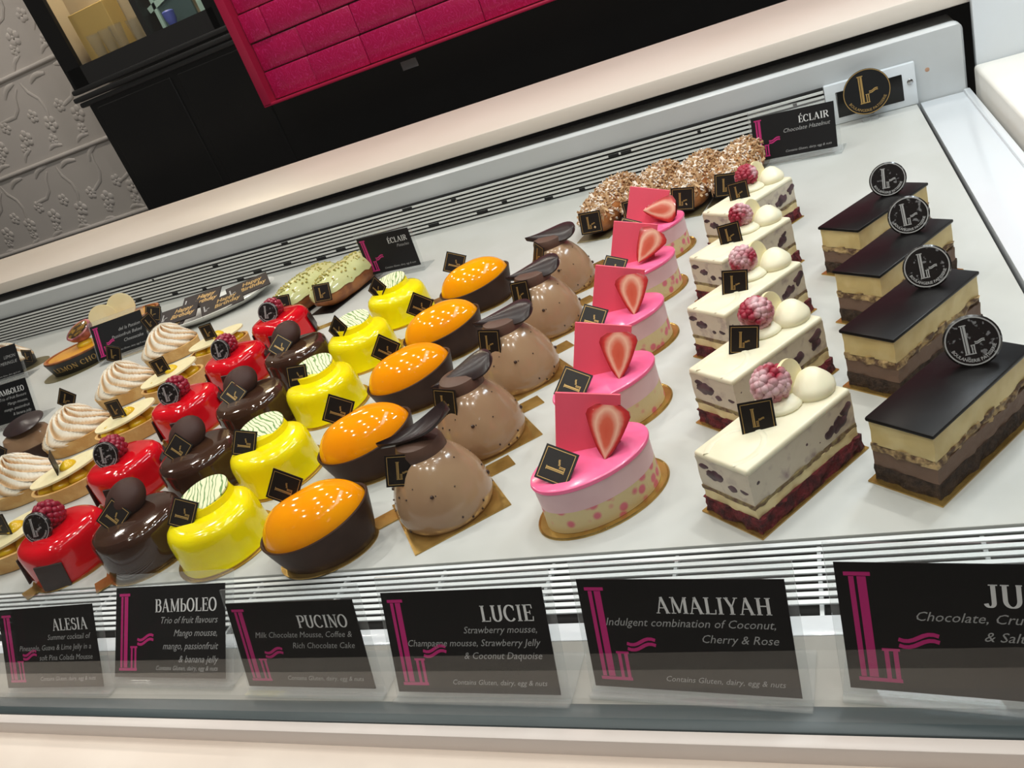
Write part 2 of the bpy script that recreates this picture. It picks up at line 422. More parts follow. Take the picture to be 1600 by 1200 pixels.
TK, TN = 0.17, 0.06
def glyph(ch):
    mb = MB()
    st = lambda p, w=None: stroke(mb, p, TK, TN, fixed=w)
    def stem(x, y0=0, y1=1, s0=True, s1=True, wd=TK):
        st([(x, y0), (x, y1)], wd)
        if s0: st([(x - .15, y0 + .025), (x + .15, y0 + .025)], .05)
        if s1: st([(x - .15, y1 - .025), (x + .15, y1 - .025)], .05)
    adv = 0.75
    if ch == 'A':
        st([(.1, 0), (.37, 1)], .07); st([(.37, 1), (.68, 0)], TK); st([(.2, .34), (.56, .34)], .05)
        st([(0, .025), (.22, .025)], .05); st([(.55, .025), (.82, .025)], .05); adv = .84
    elif ch in 'LEF':
        stem(.17); adv = .68
        if ch in 'LE': st([(.17, .03), (.62, .03)], .06); st([(.6, 0), (.63, .28)], .06)
        if ch in 'EF':
            st([(.17, .97), (.6, .97)], .06); st([(.58, 1), (.6, .76)], .06)
            st([(.17, .52), (.46, .52)], .06); st([(.46, .4), (.46, .64)], .05)
    elif ch == 'I': stem(.19); adv = .4
    elif ch == 'H': stem(.18); stem(.68); st([(.18, .52), (.68, .52)], .06); adv = .9
    elif ch == 'T':
        stem(.38, s1=False); st([(.05, .97), (.71, .97)], .06); st([(.06, 1), (.04, .74)], .06); st([(.7, 1), (.72, .74)], .06)
    elif ch == 'N':
        st([(.16, 0), (.16, 1)], .07); st([(.14, 1), (.68, 0)], TK); st([(.68, 0), (.68, 1)], .07)
        st([(.03, .025), (.3, .025)], .05); st([(.02, .975), (.2, .975)], .05); st([(.55, .975), (.82, .975)], .05); adv = .86
    elif ch == 'M':
        st([(.15, 0), (.15, 1)], .07); st([(.17, 1), (.5, .05)], .15); st([(.5, .05), (.83, 1)], .06); st([(.86, 0), (.86, 1)], TK)
        st([(.02, .025), (.29, .025)], .05); st([(.7, .025), (1.0, .025)], .05); st([(.02, .975), (.2, .975)], .05); st([(.82, .975), (1.0, .975)], .05); adv = 1.04
    elif ch == 'Y':
        stem(.38, 0, .45, s1=False); st([(.38, .42), (.1, 1)], .15); st([(.38, .42), (.64, 1)], .07)
        st([(0, .975), (.25, .975)], .05); st([(.52, .975), (.76, .975)], .05); adv = .76
    elif ch == 'U':
        st([(.16, .98), (.16, .35)] + arc(.4, .32, .24, .3, 180, 360) + [(.64, .35), (.64, .98)])
        st([(.02, .975), (.32, .975)], .05); st([(.54, .975), (.76, .975)], .05); adv = .82
    elif ch == 'O': stroke(mb, arc(.4, .5, .33, .48, 0, 345, 24), TK, TN, closed=True); adv = .84
    elif ch == 'C': st(arc(.42, .5, .34, .48, 42, 318, 20)); st([(.68, .95), (.68, .66)], .06); adv = .8
    elif ch == 'G': st(arc(.42, .5, .34, .48, 42, 330, 20)); st([(.68, .95), (.68, .66)], .06); st([(.7, .06), (.7, .42)], TK); st([(.56, .42), (.82, .42)], .05); adv = .88
    elif ch == 'P': stem(.17); st([(.17, .97), (.38, .97)] + arc(.4, .73, .22, .24, 90, -90) + [(.17, .49)]); adv = .7
    elif ch == 'R':
        stem(.17); st([(.17, .97), (.38, .97)] + arc(.4, .75, .21, .22, 90, -90) + [(.17, .53)]); st([(.38, .53), (.72, .03)], .15); adv = .78
    elif ch == 'B':
        stem(.17); st([(.17, .97), (.36, .97)] + arc(.38, .76, .19, .21, 90, -90) + [(.17, .55)])
        st([(.36, .55)] + arc(.4, .29, .23, .26, 90, -90) + [(.17, .03)]); adv = .74
    elif ch == 'b':
        stem(.17, s0=False); st([(.17, .58), (.36, .58)] + arc(.38, .31, .22, .27, 90, -90) + [(.17, .04)]); adv = .7
    elif ch == 'S':
        st(arc(.33, .73, .2, .23, 30, 235, 12) + arc(.33, .28, .23, .25, 70, -150, 12)); st([(.52, .96), (.52, .7)], .05); st([(.1, .04), (.1, .32)], .05); adv = .64
    elif ch == 'J':
        st([(.38, .98), (.38, .25)] + arc(.24, .2, .14, .18, 0, -170)); st([(.22, .975), (.54, .975)], .05); adv = .58
    elif ch == 'É':
        g, adv = glyph('E'); mb = g; stroke(mb, [(.3, 1.1), (.46, 1.3)], .1, .1, fixed=.1)
    elif ch == ' ': adv = .35
    return mb, adv

def serif_mb(txt, size, align='LEFT', spacing=0.03):
    mb = MB(); x = 0
    for ch in txt:
        g, adv = glyph(ch)
        mb.add([(v.x * size + x, v.y * size, 0) for v in g.v], g.f)
        x += (adv + spacing) * size
    dx = {'LEFT': 0, 'RIGHT': -x, 'CENTER': -x / 2}[align]
    for v in mb.v: v.x += dx
    return mb

def logo_mb(h):
    """pillar-shaped L with a foot and a small wave"""
    mb = MB()
    def r(x0, x1, y0, y1): mb.add([(x0 * h, y0 * h, 0), (x1 * h, y0 * h, 0), (x1 * h, y1 * h, 0), (x0 * h, y1 * h, 0)], [(0, 1, 2, 3)])
    r(.0, .042, .04, .96); r(.065, .135, .04, .96)
    r(-.035, .17, .965, 1.0); r(-.02, .315, 0, .035)
    r(.2, .235, .035, .29); r(.268, .305, .035, .29); r(.185, .32, .29, .315)
    for dy in (0, .055):
        stroke(mb, [((.32 + .3 * t) * h, (.37 + dy + .035 * math.sin((t - .5) * 5)) * h) for t in [i / 8 for i in range(9)]], .035 * h, .035 * h, fixed=.035 * h)
    return mb

def flat(mb, dx=0, dz=0, y=0.0):
    """lay lettering (xy) on a card front that faces -y"""
    o = MB(); o.v = [Vector((v.x + dx, y, v.y + dz)) for v in mb.v]; o.f = list(mb.f); o.a = [0.0] * len(o.v)
    return o

def join(*mbs):
    o = MB()
    for m in mbs: o.add(m.v, m.f)
    return o

def bent(mb, r, a_mid, y=0.0):
    """wrap lettering along an arc (letters stand outward from below: smile)"""
    o = MB()
    for v in mb.v:
        a = a_mid + v.x / r; rr = r - v.y
        o.v.append(Vector((rr * math.cos(a), y, rr * math.sin(a))))
    o.f = list(mb.f); o.a = [0.0] * len(o.v)
    return o

# shared decoration meshes ----------------------------------------------------
CS = 2.7
def _card():
    m = MB(); h = CS / 2; m.box(-h, h, -.06, .06, -h, h); me = m.mesh('logo_card', 0); me.materials.append(M['card']); return me
def _card_print(full=True):
    h = CS / 2 - .16; t = .05; y = -.075
    m = MB()
    for a, b, c_, d in ((-h, h, h - t, h), (-h, h, -h, -h + t), (-h, -h + t, -h, h), (h - t, h, -h, h)):
        m.add([(a, y, c_), (b, y, c_), (b, y, d), (a, y, d)], [(0, 1, 2, 3)])
    lg = flat(logo_mb(1.5), -.42, -.75, y)
    m.add(lg.v, lg.f)
    me = m.mesh('gold_print', 0); me.materials.append(M['goldp']); return me
CARD, CARDP = _card(), _card_print()

def add_card(parent, loc, spin=0, tilt=-10, yaw=0, scale=1.0):
    c = obj('logo_card', CARD, None, parent, loc, (D(tilt), D(spin), D(yaw)), 'YXZ', scale)
    obj('gold_print', CARDP, None, c)
    return c

def _disc():
    m = MB(); m.lathe([(0.05, -.14), (.93, -.14), (1, -.08), (1, .08), (.93, .14), (.05, .14)], 36)
    for v in m.v: v.y, v.z = -v.z, v.y
    me = m.mesh('logo_disc', 30); me.materials.append(M['disc']); return me
def _disc_print():
    y = -.155; m = MB()
    a = flat(logo_mb(1.15), -.3, -.5, y); m.add(a.v, a.f)
    n = 40
    ro, ri = .93, .88
    m.add([(ro * math.cos(2 * math.pi * i / n), y, ro * math.sin(2 * math.pi * i / n)) for i in range(n)] +
          [(ri * math.cos(2 * math.pi * i / n), y, ri * math.sin(2 * math.pi * i / n)) for i in range(n)],
          [(i, (i + 1) % n, n + (i + 1) % n, n + i) for i in range(n)])
    t = text_mb('BOULANGERIE PATISSERIE', .17, 0, 'CENTER', 0.004)
    b = bent(t, .8, -math.pi / 2, y); m.add(b.v, b.f)
    me = m.mesh('silver_print', 0); me.materials.append(M['silverp']); return me
DISC, DISCP = _disc(), _disc_print()
def add_disc(parent, loc, r, tilt=-20, yaw=0, spin=0):
    c = obj('logo_disc', DISC, None, parent, loc, (D(tilt), D(spin), D(yaw)), 'YXZ', r)
    obj('silver_print', DISCP, None, c)
    return c

def _rasp():
    m = MB(); rnd = random.Random(3)
    m.ball((0, 0, 0), .86, 1, 1, 1.05, 12, 8)
    k = 0
    for lat in range(-3, 5):
        z = lat / 4.4; rr = math.sqrt(max(0, 1 - z * z)); cnt = max(1, int(round(rr * 11)))
        for j in range(cnt):
            a = 2 * math.pi * (j + .5 * (lat % 2)) / cnt
            m.ball((rr * .84 * math.cos(a), rr * .84 * math.sin(a), z * .92), .27 + rnd.uniform(-.02, .02), n=8, m=5)
    return m.mesh('raspberry', 60)
RASP = _rasp(); RASP.materials.append(M['rasp'])
RASPS = RASP.copy(); RASPS.materials.clear(); RASPS.materials.append(M['rasp_sugar'])

def rough_slab(sx, sy, z0, z1, amp, seed, nx=26, ny=12, nz=4, freq=0.9, top_amp=0.0):
    """a cake layer: box of sx by sy whose cut sides are uneven"""
    m = MB(); per = []
    for i in range(nx): per.append((-sx / 2 + sx * i / nx, -sy / 2, 0, -1))
    for i in range(ny): per.append((sx / 2, -sy / 2 + sy * i / ny, 1, 0))
    for i in range(nx): per.append((sx / 2 - sx * i / nx, sy / 2, 0, 1))
    for i in range(ny): per.append((-sx / 2, sy / 2 - sy * i / ny, -1, 0))
    rs = []
    for k in range(nz + 1):
        z = z0 + (z1 - z0) * k / nz; ring = []
        for x, y, ax, ay in per:
            d = amp * noise.noise(Vector((x * freq + seed, y * freq, z * freq * 1.6)))
            d += amp * .6 * noise.noise(Vector((x * freq * 3 + seed, y * freq * 3, z * freq * 3)))
            zz = z
            if k == nz and top_amp: zz += top_amp * noise.noise(Vector((x * .8, y * .8, seed)))
            ring.append((x + ax * d, y + ay * d, zz))
        rs.append(ring)
    return m.rings(rs)

def tab(m, x, y, ang, l=2.4, wd=1.7, z=.12):
    T = Matrix.Translation((x, y, 0)) @ Matrix.Rotation(ang, 4, 'Z')
    m.box(-1.0, l, -wd / 2, wd / 2, 0.0, z, T)

def ell(a, b, n=40): return [(a * math.cos(2 * math.pi * i / n), b * math.sin(2 * math.pi * i / n)) for i in range(n)]

# ================================================================== THE SETTING
XL = -440
def struct(name, mb, m, label=None):
    o = obj(name, mb, m); o['kind'] = 'structure'
    return o
struct('floor', MB().box(-700, 420, -400, 300, -118, -115), M['floor'])
wall = struct('wall_back', MB().box(-700, 420, 278, 284, -115, 240), M['wall'])
# embossed ribs and floral relief of the grey wall covering
for z in (2.5, 34.2, 68.8, 102):
    m = MB(); n = 6
    pr = [(1.0 * math.cos(math.pi * i / n), -1.1 * math.sin(math.pi * i / n)) for i in range(n + 1)]
    m.rings([[(x, 278.05 + y, z + q) for q, y in pr] for x in (-560, -262)])
    obj('embossed_rib', m, M['wall'], wall)
def flower():
    m = MB()
    for k in range(5):
        a = 2 * math.pi * k / 5 + .3
        m.ball((2.1 * math.cos(a), 0, 2.1 * math.sin(a)), 1.6, 1, .3, 1, 9, 5)
    m.ball((0, -.25, 0), .8, 1, .5, 1, 8, 5)
    return m.mesh('embossed_flower', 60)
def branch(pts, r):
    m = MB(); n = 7; rs = []
    for i, (x, z) in enumerate(pts):
        a = pts[max(i - 1, 0)]; b = pts[min(i + 1, len(pts) - 1)]
        dx, dz = b[0] - a[0], b[1] - a[1]; l = math.hypot(dx, dz)
        nx, nz = -dz / l, dx / l
        q = r * (1 if i not in (0, len(pts) - 1) else .5)
        rs.append([(x + nx * q * math.cos(2 * math.pi * j / n), q * .5 * math.sin(2 * math.pi * j / n), z + nz * q * math.cos(2 * math.pi * j / n)) for j in range(n)])
    return m.rings(rs)
FL = flower(); FL.materials.append(M['wall'])
BR = branch([(-9, -6), (-5, -3.5), (-1, -1), (1, 3), (.5, 8), (2, 12)], .8).mesh('embossed_stem', 60); BR.materials.append(M['wall'])
LF = branch([(-4, 0), (-2, .9), (0, 1.2), (2, .9), (5, 0)], 1.0).mesh('embossed_leaf', 60); LF.materials.append(M['wall'])
rnd = random.Random(11)
for row in range(-1, 4):
    z0 = 34.3 * row
    for k in range(9):
        x = -275 - k * 17 - (row % 2) * 7
        for nm, me, dx, dz, sc in (('embossed_flower', FL, 2, 12, 1.0), ('embossed_flower', FL, -5, 17, .8), ('embossed_flower', FL, -1, 7.5, .7),
                                   ('embossed_stem', BR, 5, 20, 1.0), ('embossed_leaf', LF, 8, 30, 1.1), ('embossed_leaf', LF, -3, 3.6, .9)):
            if x + dx > -262: continue
            obj(nm, me, None, wall, (x + dx + rnd.uniform(-1, 1), 278, z0 + dz + rnd.uniform(-1, 1)), (0, D(rnd.uniform(-40, 40)), 0), scale=sc)

# --- rear cream counter shelf
rc = thing('rear_counter', 'cream counter shelf running behind the pastry case', 'counter', (0, 0, 0))
obj('counter_top', MB().bbox(XL, 70, 138.3, 180.2, 11.35, 14.0, .35, 2), M['cream'], rc)
obj('counter_support', MB().box(XL, 70, 146.5, 178, -115, 11.35), M['void'], rc)

# --- side counter at the right
sc_ = thing('side_counter', 'white side counter at the right end of the case', 'counter', (0, 0, 0))
obj('counter_body', MB().bbox(20.9, 70, 20, 136.3, -115, 3.0, .5, 3), M['cream_face'], sc_)
obj('counter_upstand', MB().bbox(21.3, 70, 136.4, 138.1, -10, 30, .2, 2), M['enamel'], sc_)

# --- the refrigerated case
case = thing('display_case', 'white refrigerated pastry case with slatted air grilles and glass front', 'display case', (0, 0, -115))
def cobj(name, mb, m, parent=None): return obj(name, mb, m, case if parent is None else parent, (0, 0, 115) if parent is None else (0, 0, 0))
cobj('display_deck', MB().bbox(XL, 13.0, 41.4, 135.3, -.9, 0, .12, 2), M['deck'])
cobj('body', MB().box(XL, 20.2, 28.2, 146, -115, -3.0), M['void'])
# right enamel apron beside the deck, with the raised rim of the tub
m = MB(); m.bbox(13.5, 19.9, 27.9, 135.4, -2.6, -.15, .12, 2); m.bbox(19.2, 20.1, 27.9, 135.4, -2.6, .25, .2, 2)
cobj('side_apron', m, M['enamel'])
# rear grey panel with rounded upper right corner
pts = [(XL, -2), (19.9, -2)] + [(18.7 + 1.2 * math.cos(a), 8.5 + 1.2 * math.sin(a)) for a in [math.pi / 2 * i / 6 for i in range(7)]] + [(XL, 9.7)]
m = MB()
m.rings([[(x, 137.6, z) for x, z in pts], [(x, 136.1, z) for x, z in pts],
         [(min(x, 19.6), 135.65, min(z, 9.4) if z > 0 else z) for x, z in pts]][::-1])
rp = cobj('rear_panel', m, M['grey_panel'])
# rear air grille
rg = cobj('rear_grille', MB().box(XL, .6, 135.0, 135.62, 0.02, 6.0), M['void'])
cobj('rear_lip', MB().bbox(XL, 19.5, 137.4, 146.4, 8.2, 9.2, .1, 1), M['grey_panel'])
rng = random.Random(5)
for k in range(8):
    z = .32 + k * .71
    obj('slat', MB().box(XL, .6, 134.62, 134.98, z, z + .34), M['slat'], rg)
for k in range(26):
    x = -150 + k * 6 + rng.uniform(-3, 3); z = .32 + rng.choice([0, 1, 2, 6, 7]) * .71
    obj('slat_notch', MB().box(x, x + rng.uniform(.5, 2.4), 134.58, 134.63, z - .02, z + .38), M['void'], rg)
# socket plate with screw and slot
sp = cobj('socket_plate', MB().bbox(.7, 13.2, 134.55, 135.6, .05, 6.2, .1, 2), M['enamel'])
obj('socket_slot', MB().bbox(2.2, 11.4, 134.45, 134.7, 1.0, 4.9, .1, 2), M['black'], sp)
for sx_, sz_ in ((12.4, 3.5), (6.9, .75)):
    m = MB(); m.lathe([(.05, 0), (.42, 0), (.42, .1), (.25, .2), (.05, .2)], 16)
    for v in m.v: v.y, v.z = 134.55 - v.z, v.y + sz_
    for v in m.v: v.x += sx_
    obj('screw', m, M['steel'], sp)
cobj('rust_chip', MB().lathe([(.02, 0), (.35, 0), (.3, .02), (.02, .03)], 9, mtx=Matrix.Translation((14.9, 135.66, 4.3)) @ Matrix.Rotation(D(90), 4, 'X')), M['rust'])
# front air grille: white slats, dark slot, front ledge
fg = cobj('front_grille', MB().box(XL, 20, 35.0, 41.4, -2.2, -1.0), M['void'])
for k in range(9):
    y = 41.28 - k * .63
    obj('slat', MB().box(XL, 20, y - .4, y - .06, -.22, -.12), M['enamel_front'], fg)
for k in range(30):
    x = 14 - k * 9.2
    obj('grille_post', MB().box(x - .12, x + .12, 35.0, 41.2, -.98, -.6), M['enamel_front'], fg)
cobj('front_ledge', MB().bbox(XL, 20, 33.4, 34.9, -1.6, -.05, .1, 2), M['enamel'])
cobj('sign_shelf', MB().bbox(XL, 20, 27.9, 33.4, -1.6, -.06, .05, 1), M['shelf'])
# glass front, gasket, rail, outer counter
cobj('gasket', MB().bbox(XL, 20, 27.0, 28.6, -2.0, .12, .1, 2), M['gasket'])
cobj('glass_pane', MB().box(XL, 20, 27.35, 28.0, .1, 110), M['pane'])
cobj('front_rail', MB().bbox(XL, 20, 26.2, 27.0, -2.4, .05, .12, 2), M['rail'])
cobj('front_panel', MB().box(XL, 20, 23.5, 28.15, -115, -3.4), M['rail'])
cobj('front_counter', MB().bbox(XL, 20, 22.6, 26.25, -3.4, -1.2, .12, 2), M['front'])

# --- black cabinet behind
cab = thing('black_cabinet', 'tall black lacquer cabinet with glazed upper doors against the wall', 'cabinet', (-100, 260, -115))
def kobj(name, mb, m, parent=None): return obj(name, mb, m, cab if parent is None else parent, (100, -260, 115) if parent is None else (0, 0, 0))
kobj('lower_body', MB().box(-254.5, 140, 260, 277.5, -115, 47), M['black'])
kobj('lower_door', MB().bbox(-251, -213, 259.2, 260.1, -20, 45.5, .3, 1), M['black'])
kobj('lower_door', MB().bbox(-209.5, -178, 259.2, 260.1, -20, 45.5, .3, 1), M['black'])
for z, o_ in ((47, 1.2), (49.2, 2.4), (51.8, 1.6)):
    kobj('moulding', MB().bbox(-256.5 - o_, -176, 259.4 - o_ * .6, 263, z, z + 1.9, .6, 2), M['black_wood'])
kobj('stile', MB().box(-257, -248.7, 259.6, 261.4, 53.5, 140), M['black'])
kobj('side_panel', MB().box(-257, -255.6, 261.4, 277.5, 53.5, 140), M['beige'])
kobj('bottom_rail', MB().box(-255.6, -183, 259.6, 277.5, 53.5, 60.4), M['black_wood'])
kobj('stile', MB().box(-185.8, -180, 259.6, 261.4, 53.5, 140), M['black'])
kobj('upper_body', MB().box(-180, 140, 262, 277.5, 47, 140), M['black'])
kobj('back_lining', MB().box(-255.6, -180.2, 276, 277.4, 60.4, 140), M['beige'])
kobj('glass_door', MB().box(-248.7, -185.8, 260.2, 260.6, 60.4, 140), M['pane'])
kobj('mullion', MB().box(-219, -216.5, 266, 275, 60.4, 140), M['black_wood'])
tag(obj('carton', MB().bbox(-9, 9, 0, 8, 0, 17, .2, 1), M['carton'], None, (-240.5, 267.5, 60.42)), 'tan cardboard carton behind the glass of the black cabinet', 'box')
TUM = MB()
TUM.rings([[(x, y, 0) for x, y in ell(1.9, 1.9, 18)], [(x, y, 8) for x, y in ell(2.5, 2.5, 18)], [(x, y, 8) for x, y in ell(2.3, 2.3, 18)], [(x, y, .6) for x, y in ell(1.7, 1.7, 18)]])
TUM = TUM.mesh('tumbler', 40)
tn = 0
for (x, y) in ((-240, 264.2), (-234.3, 264.6), (-228.6, 264.2), (-226, 271)):
    tn += 1
    t = obj('tumbler', TUM, M['tumbler'], None, (x, y, 60.4))
    tag(t, ('clear glass tumbler nearest the left stile of the glazed cabinet', 'clear glass tumbler second from the left in the glazed cabinet',
            'clear glass tumbler third from the left in the glazed cabinet', 'clear glass tumbler standing behind the others in the glazed cabinet')[tn - 1], 'glass', 'tumblers in the cabinet')
t = thing('framed_tray', 'mint framed dark tray leaning inside the glazed cabinet', 'tray', (-204, 270, 60.4))
obj('tray_base', MB().box(-9, 6, 1, 2, 0, 15), M['teal'], t)
obj('tray_frame', join(MB().box(-10, -8.5, .2, 2, 0, 19), MB().box(8.5, 11.5, .2, 2, 0, 19), MB().box(-10, 10, .2, 2, 9.5, 11.5, Matrix.Rotation(D(-14), 4, 'Y')), MB().box(-10, 10, .2, 2, 16.5, 18, Matrix.Rotation(D(-10), 4, 'Y'))), M['mint'], t)
tag(obj('small_pot', MB().lathe([(1.3, 0), (2.0, 2), (2.2, 4.5), (1.5, 5), (1.2, 5)], 16), M['blue'], None, (-204, 264, 60.4)), 'small blue pot beside the mint framed tray in the cabinet', 'pot')
tag(obj('label_plate', MB().bbox(-3.0, 3.0, -.3, 0, -1.4, 1.4, .1, 1), M['label_white'], None, (-121.2, 260, 22.0)), 'small blank white label stuck on the black cabinet', 'label')

# --- magenta tiled wall box
mg = thing('magenta_wall_box', 'magenta wall box with rows of embossed leather tiles on black cabinet', 'wall decoration', (-120, 252, 25.2))
def gobj(name, mb, m): return obj(name, mb, m, mg, (120, -252, -25.2))
gobj('backing', MB().box(-172.5, 40, 254, 259.9, 25.5, 140), M['crimson'])
gobj('frame_side', MB().bbox(-173, -169.6, 248, 259.9, 25.4, 140, .3, 2), M['crimson'])
gobj('frame_bottom', MB().bbox(-173, 40, 248, 259.9, 25.2, 26.2, .3, 2), M['crimson'])
rng = random.Random(8)
for r in range(10):
    z = 26.3 + r * 9.35
    x = -169.5 - rng.uniform(0, 12)
    while x < 40:
        x1 = min(x + 21, 40)
        xa = max(x, -169.5)
        if x1 - xa > 2:
            dep = 251.2 + rng.uniform(-.25, .25) + (r % 2) * .3
            obj('tile', MB().bbox(xa + .04, x1 - .04, dep, 254.2, z + .12, z + 9.15, .45, 2), M['pinktile'], mg, (120, -252, -25.2))
        x = x1

# ================================================================== PASTRIES
ORD = ['nearest the front glass', 'second from the front glass', 'third from the front glass', 'fourth from the front glass', 'farthest from the front glass']
def place(proto, spots, label, group, order=ORD, tweak=None, zs=0.0):
    out = []
    n = len(spots)
    for i, s in enumerate(spots):
        o = proto if i == 0 else copy_tree(proto)
        o.location = Vector((s[0], s[1], zs)) * U
        o.rotation_euler.z = D(s[2])
        od = order[i] if i < n - 1 or order is not ORD else ORD[4]
        tag(o, f'{label}, {od}', None, group)
        out.append(o)
    if tweak:
        rn = random.Random(len(label))
        for i, o in enumerate(out): tweak(i, o, rn)
    return out
def jit(o, rn, rot=8, mv=.15):
    o.rotation_euler.z += D(rn.uniform(-rot, rot)); o.rotation_euler.x += D(rn.uniform(-rot * .5, rot * .5)); o.rotation_euler.y += D(rn.uniform(-rot, rot))
    o.location += Vector((rn.uniform(-mv, mv), rn.uniform(-mv, mv), 0)) * U

def jit_cherry(c, rn):
    k = 0 if abs(c.location.y) > 2.2 * U else 1
    c.location[k] += rn.uniform(-.8, .8) * U * (1 if k == 0 else .6)
    c.location[k] = max(-4.7 * U, min(4.7 * U, c.location[k])) if k == 0 else max(-1.8 * U, min(1.8 * U, c.location[k]))
    c.scale = [rn.uniform(.7, 1.25)] * 3

# ---- black glazed layered bar with round disc
t = thing('black_glazed_bar', None, 'cake')
b = MB(); b.box(-5.9, 5.9, -2.6, 2.6, 0, .12); tab(b, 5.7, .6, 0.0, 1.6, 1.6)
obj('cake_board', b, M['gold'], t)
obj('chocolate_sponge', rough_slab(11.0, 4.55, .12, 1.35, .22, 1), M['sponge_dark'], t)
obj('milk_chocolate_layer', rough_slab(10.9, 4.45, 1.35, 2.55, .1, 2, top_amp=.2), M['milk'], t)
obj('praline_layer', rough_slab(10.9, 4.45, 2.5, 3.15, .26, 3, freq=1.3, top_amp=.3), M['crunch'], t)
obj('caramel_layer', rough_slab(10.85, 4.35, 3.05, 4.95, .08, 4), M['caramel'], t)
obj('glaze', MB().bbox(-5.6, 5.6, -2.32, 2.32, 4.9, 5.2, .1, 2), M['glaze_black'], t)
add_disc(t, (2.9, .1, 6.65), 1.72, -26, -51)
place(t, [(4.8, 49.5, 51), (3.9, 61.8, 51), (3.9, 73.0, 52), (3.2, 83.8, 50)], 'black glazed layered cake bar with round disc', 'black glazed bars', ORD[:3] + ['farthest from the front glass'],
      lambda i, o, rn: jit(child(o, 'logo_disc')[0], rn, 5, .1))

# ---- cream bar with raspberry
t = thing('cream_layer_bar', None, 'cake')
b = MB(); b.box(-5.7, 5.7, -2.75, 2.75, 0, .12); tab(b, 5.4, .4, 0, 1.5, 1.6)
obj('cake_board', b, M['gold'], t)
obj('red_sponge', rough_slab(10.8, 5.0, .12, 1.35, .3, 11), M['velvet'], t)
obj('custard_layer', rough_slab(10.6, 4.75, 1.3, 2.1, .1, 12), M['creamlayer'], t)
obj('biscuit_line', rough_slab(10.65, 4.8, 2.05, 2.4, .12, 13), M['greenline'], t)
sp_ = obj('coconut_mousse', rough_slab(10.55, 4.7, 2.35, 4.9, .08, 14), M['speckle'], t)
rnd = random.Random(21)
for fx, fy, s_ in ((-4.6, -2.3, .2), (-1.6, -2.33, .15), (.3, -2.33, .16), (1.6, -2.35, .2), (2.7, -2.35, .42), (3.7, -2.35, .6), (4.5, -2.32, .5),
                   (-5.25, -.6, .35), (-5.25, .9, .6), (-5.25, 1.7, .35), (-5.25, -1.7, .3), (5.25, .4, .6), (5.25, -1.2, .5), (2, 2.35, .5), (-2, 2.35, .6), (.4, 2.35, .3)):
    side = abs(fy) > 2.2
    m = MB(); m.ball((0, 0, 0), s_, 1.15 if side else .22, .22 if side else 1.15, rnd.uniform(.6, 1.1), 14, 9)
    for v in m.v: v *= 1 + .75 * noise.noise(Vector((v.x * 2.2 + fx * 3, v.y * 2.2 + fy, v.z * 2.2)))
    obj('cherry_piece', m, M['cherry'], sp_, (fx, fy, rnd.uniform(3.1, 4.2)), (0, rnd.uniform(-.5, .5) if side else 0, 0))
m = MB().bbox(-5.32, 5.32, -2.4, 2.4, 4.75, 5.3, .24, 3)
tp = obj('ganache_top', m, M['ganache'], t)
m = MB(); pts = [(-3.6 + 2.2 * math.cos(a), .1 + 1.7 * math.sin(a)) for a in [math.pi * (-.75 + 1.5 * i / 16) for i in range(17)]]
rs = []
for i, (x, y) in enumerate(pts):
    a = math.pi * (-.75 + 1.5 * i / 16)
    rs.append([(x + .22 * math.cos(a) * math.cos(q), y + .22 * math.sin(a) * math.cos(q), 5.3 + .07 * math.sin(q)) for q in [2 * math.pi * j / 6 for j in range(6)]])
obj('ganache_swirl', m.rings(rs), M['ganache'], tp)
def dollop(r, h, tip=.2):
    m = MB(); rs = []; n = 20
    for k in range(10):
        tt = k / 9; rr = r * (1 - tt ** 2.2) ** .6 * (1 + .12 * math.sin(tt * 5)) + .03
        rs.append([(rr * math.cos(2 * math.pi * j / n) + tip * tt * tt, rr * math.sin(2 * math.pi * j / n), h * tt) for j in range(n)])
    return m.rings(rs)
obj('cream_dollop', dollop(1.55, 1.0, -.2), M['whip'], t, (1.7, .8, 5.2))
obj('cream_dollop', dollop(1.5, 1.75, .35), M['whip'], t, (4.05, -.2, 5.2))
obj('raspberry', RASPS, None, t, (1.7, 1.0, 6.9), (.3, .2, .4), scale=1.25)
m = MB(); m.lathe([(.05, -.08), (1, -.08), (1, .08), (.05, .08)], 28)
obj('white_chocolate_disc', m, M['ivory'], t, (2.9, .5, 6.6), (D(80), 0, D(12)), 'XYZ', 1.55)
add_card(t, (-1.1, -.1, 6.15), 4, -14, -45, .86)
place(t, [(-6.3, 47.6, 51), (-7.7, 59.0, 50), (-9.0, 70.6, 51), (-9.9, 82.8, 50), (-9.6, 96.0, 51)], 'cream layered cake bar with raspberry and white dollop', 'cream layer bars', ORD,
      lambda i, o, rn: (jit(child(o, 'logo_card')[0], rn, 10, .2), jit(child(o, 'raspberry')[0], rn, 60, .1), setattr(child(o, 'raspberry')[0], 'scale', [1.25 * rn.uniform(.92, 1.06)] * 3),
                         [jit_cherry(c, rn) for c in child(o, 'coconut_mousse')[0].children] if i else None))

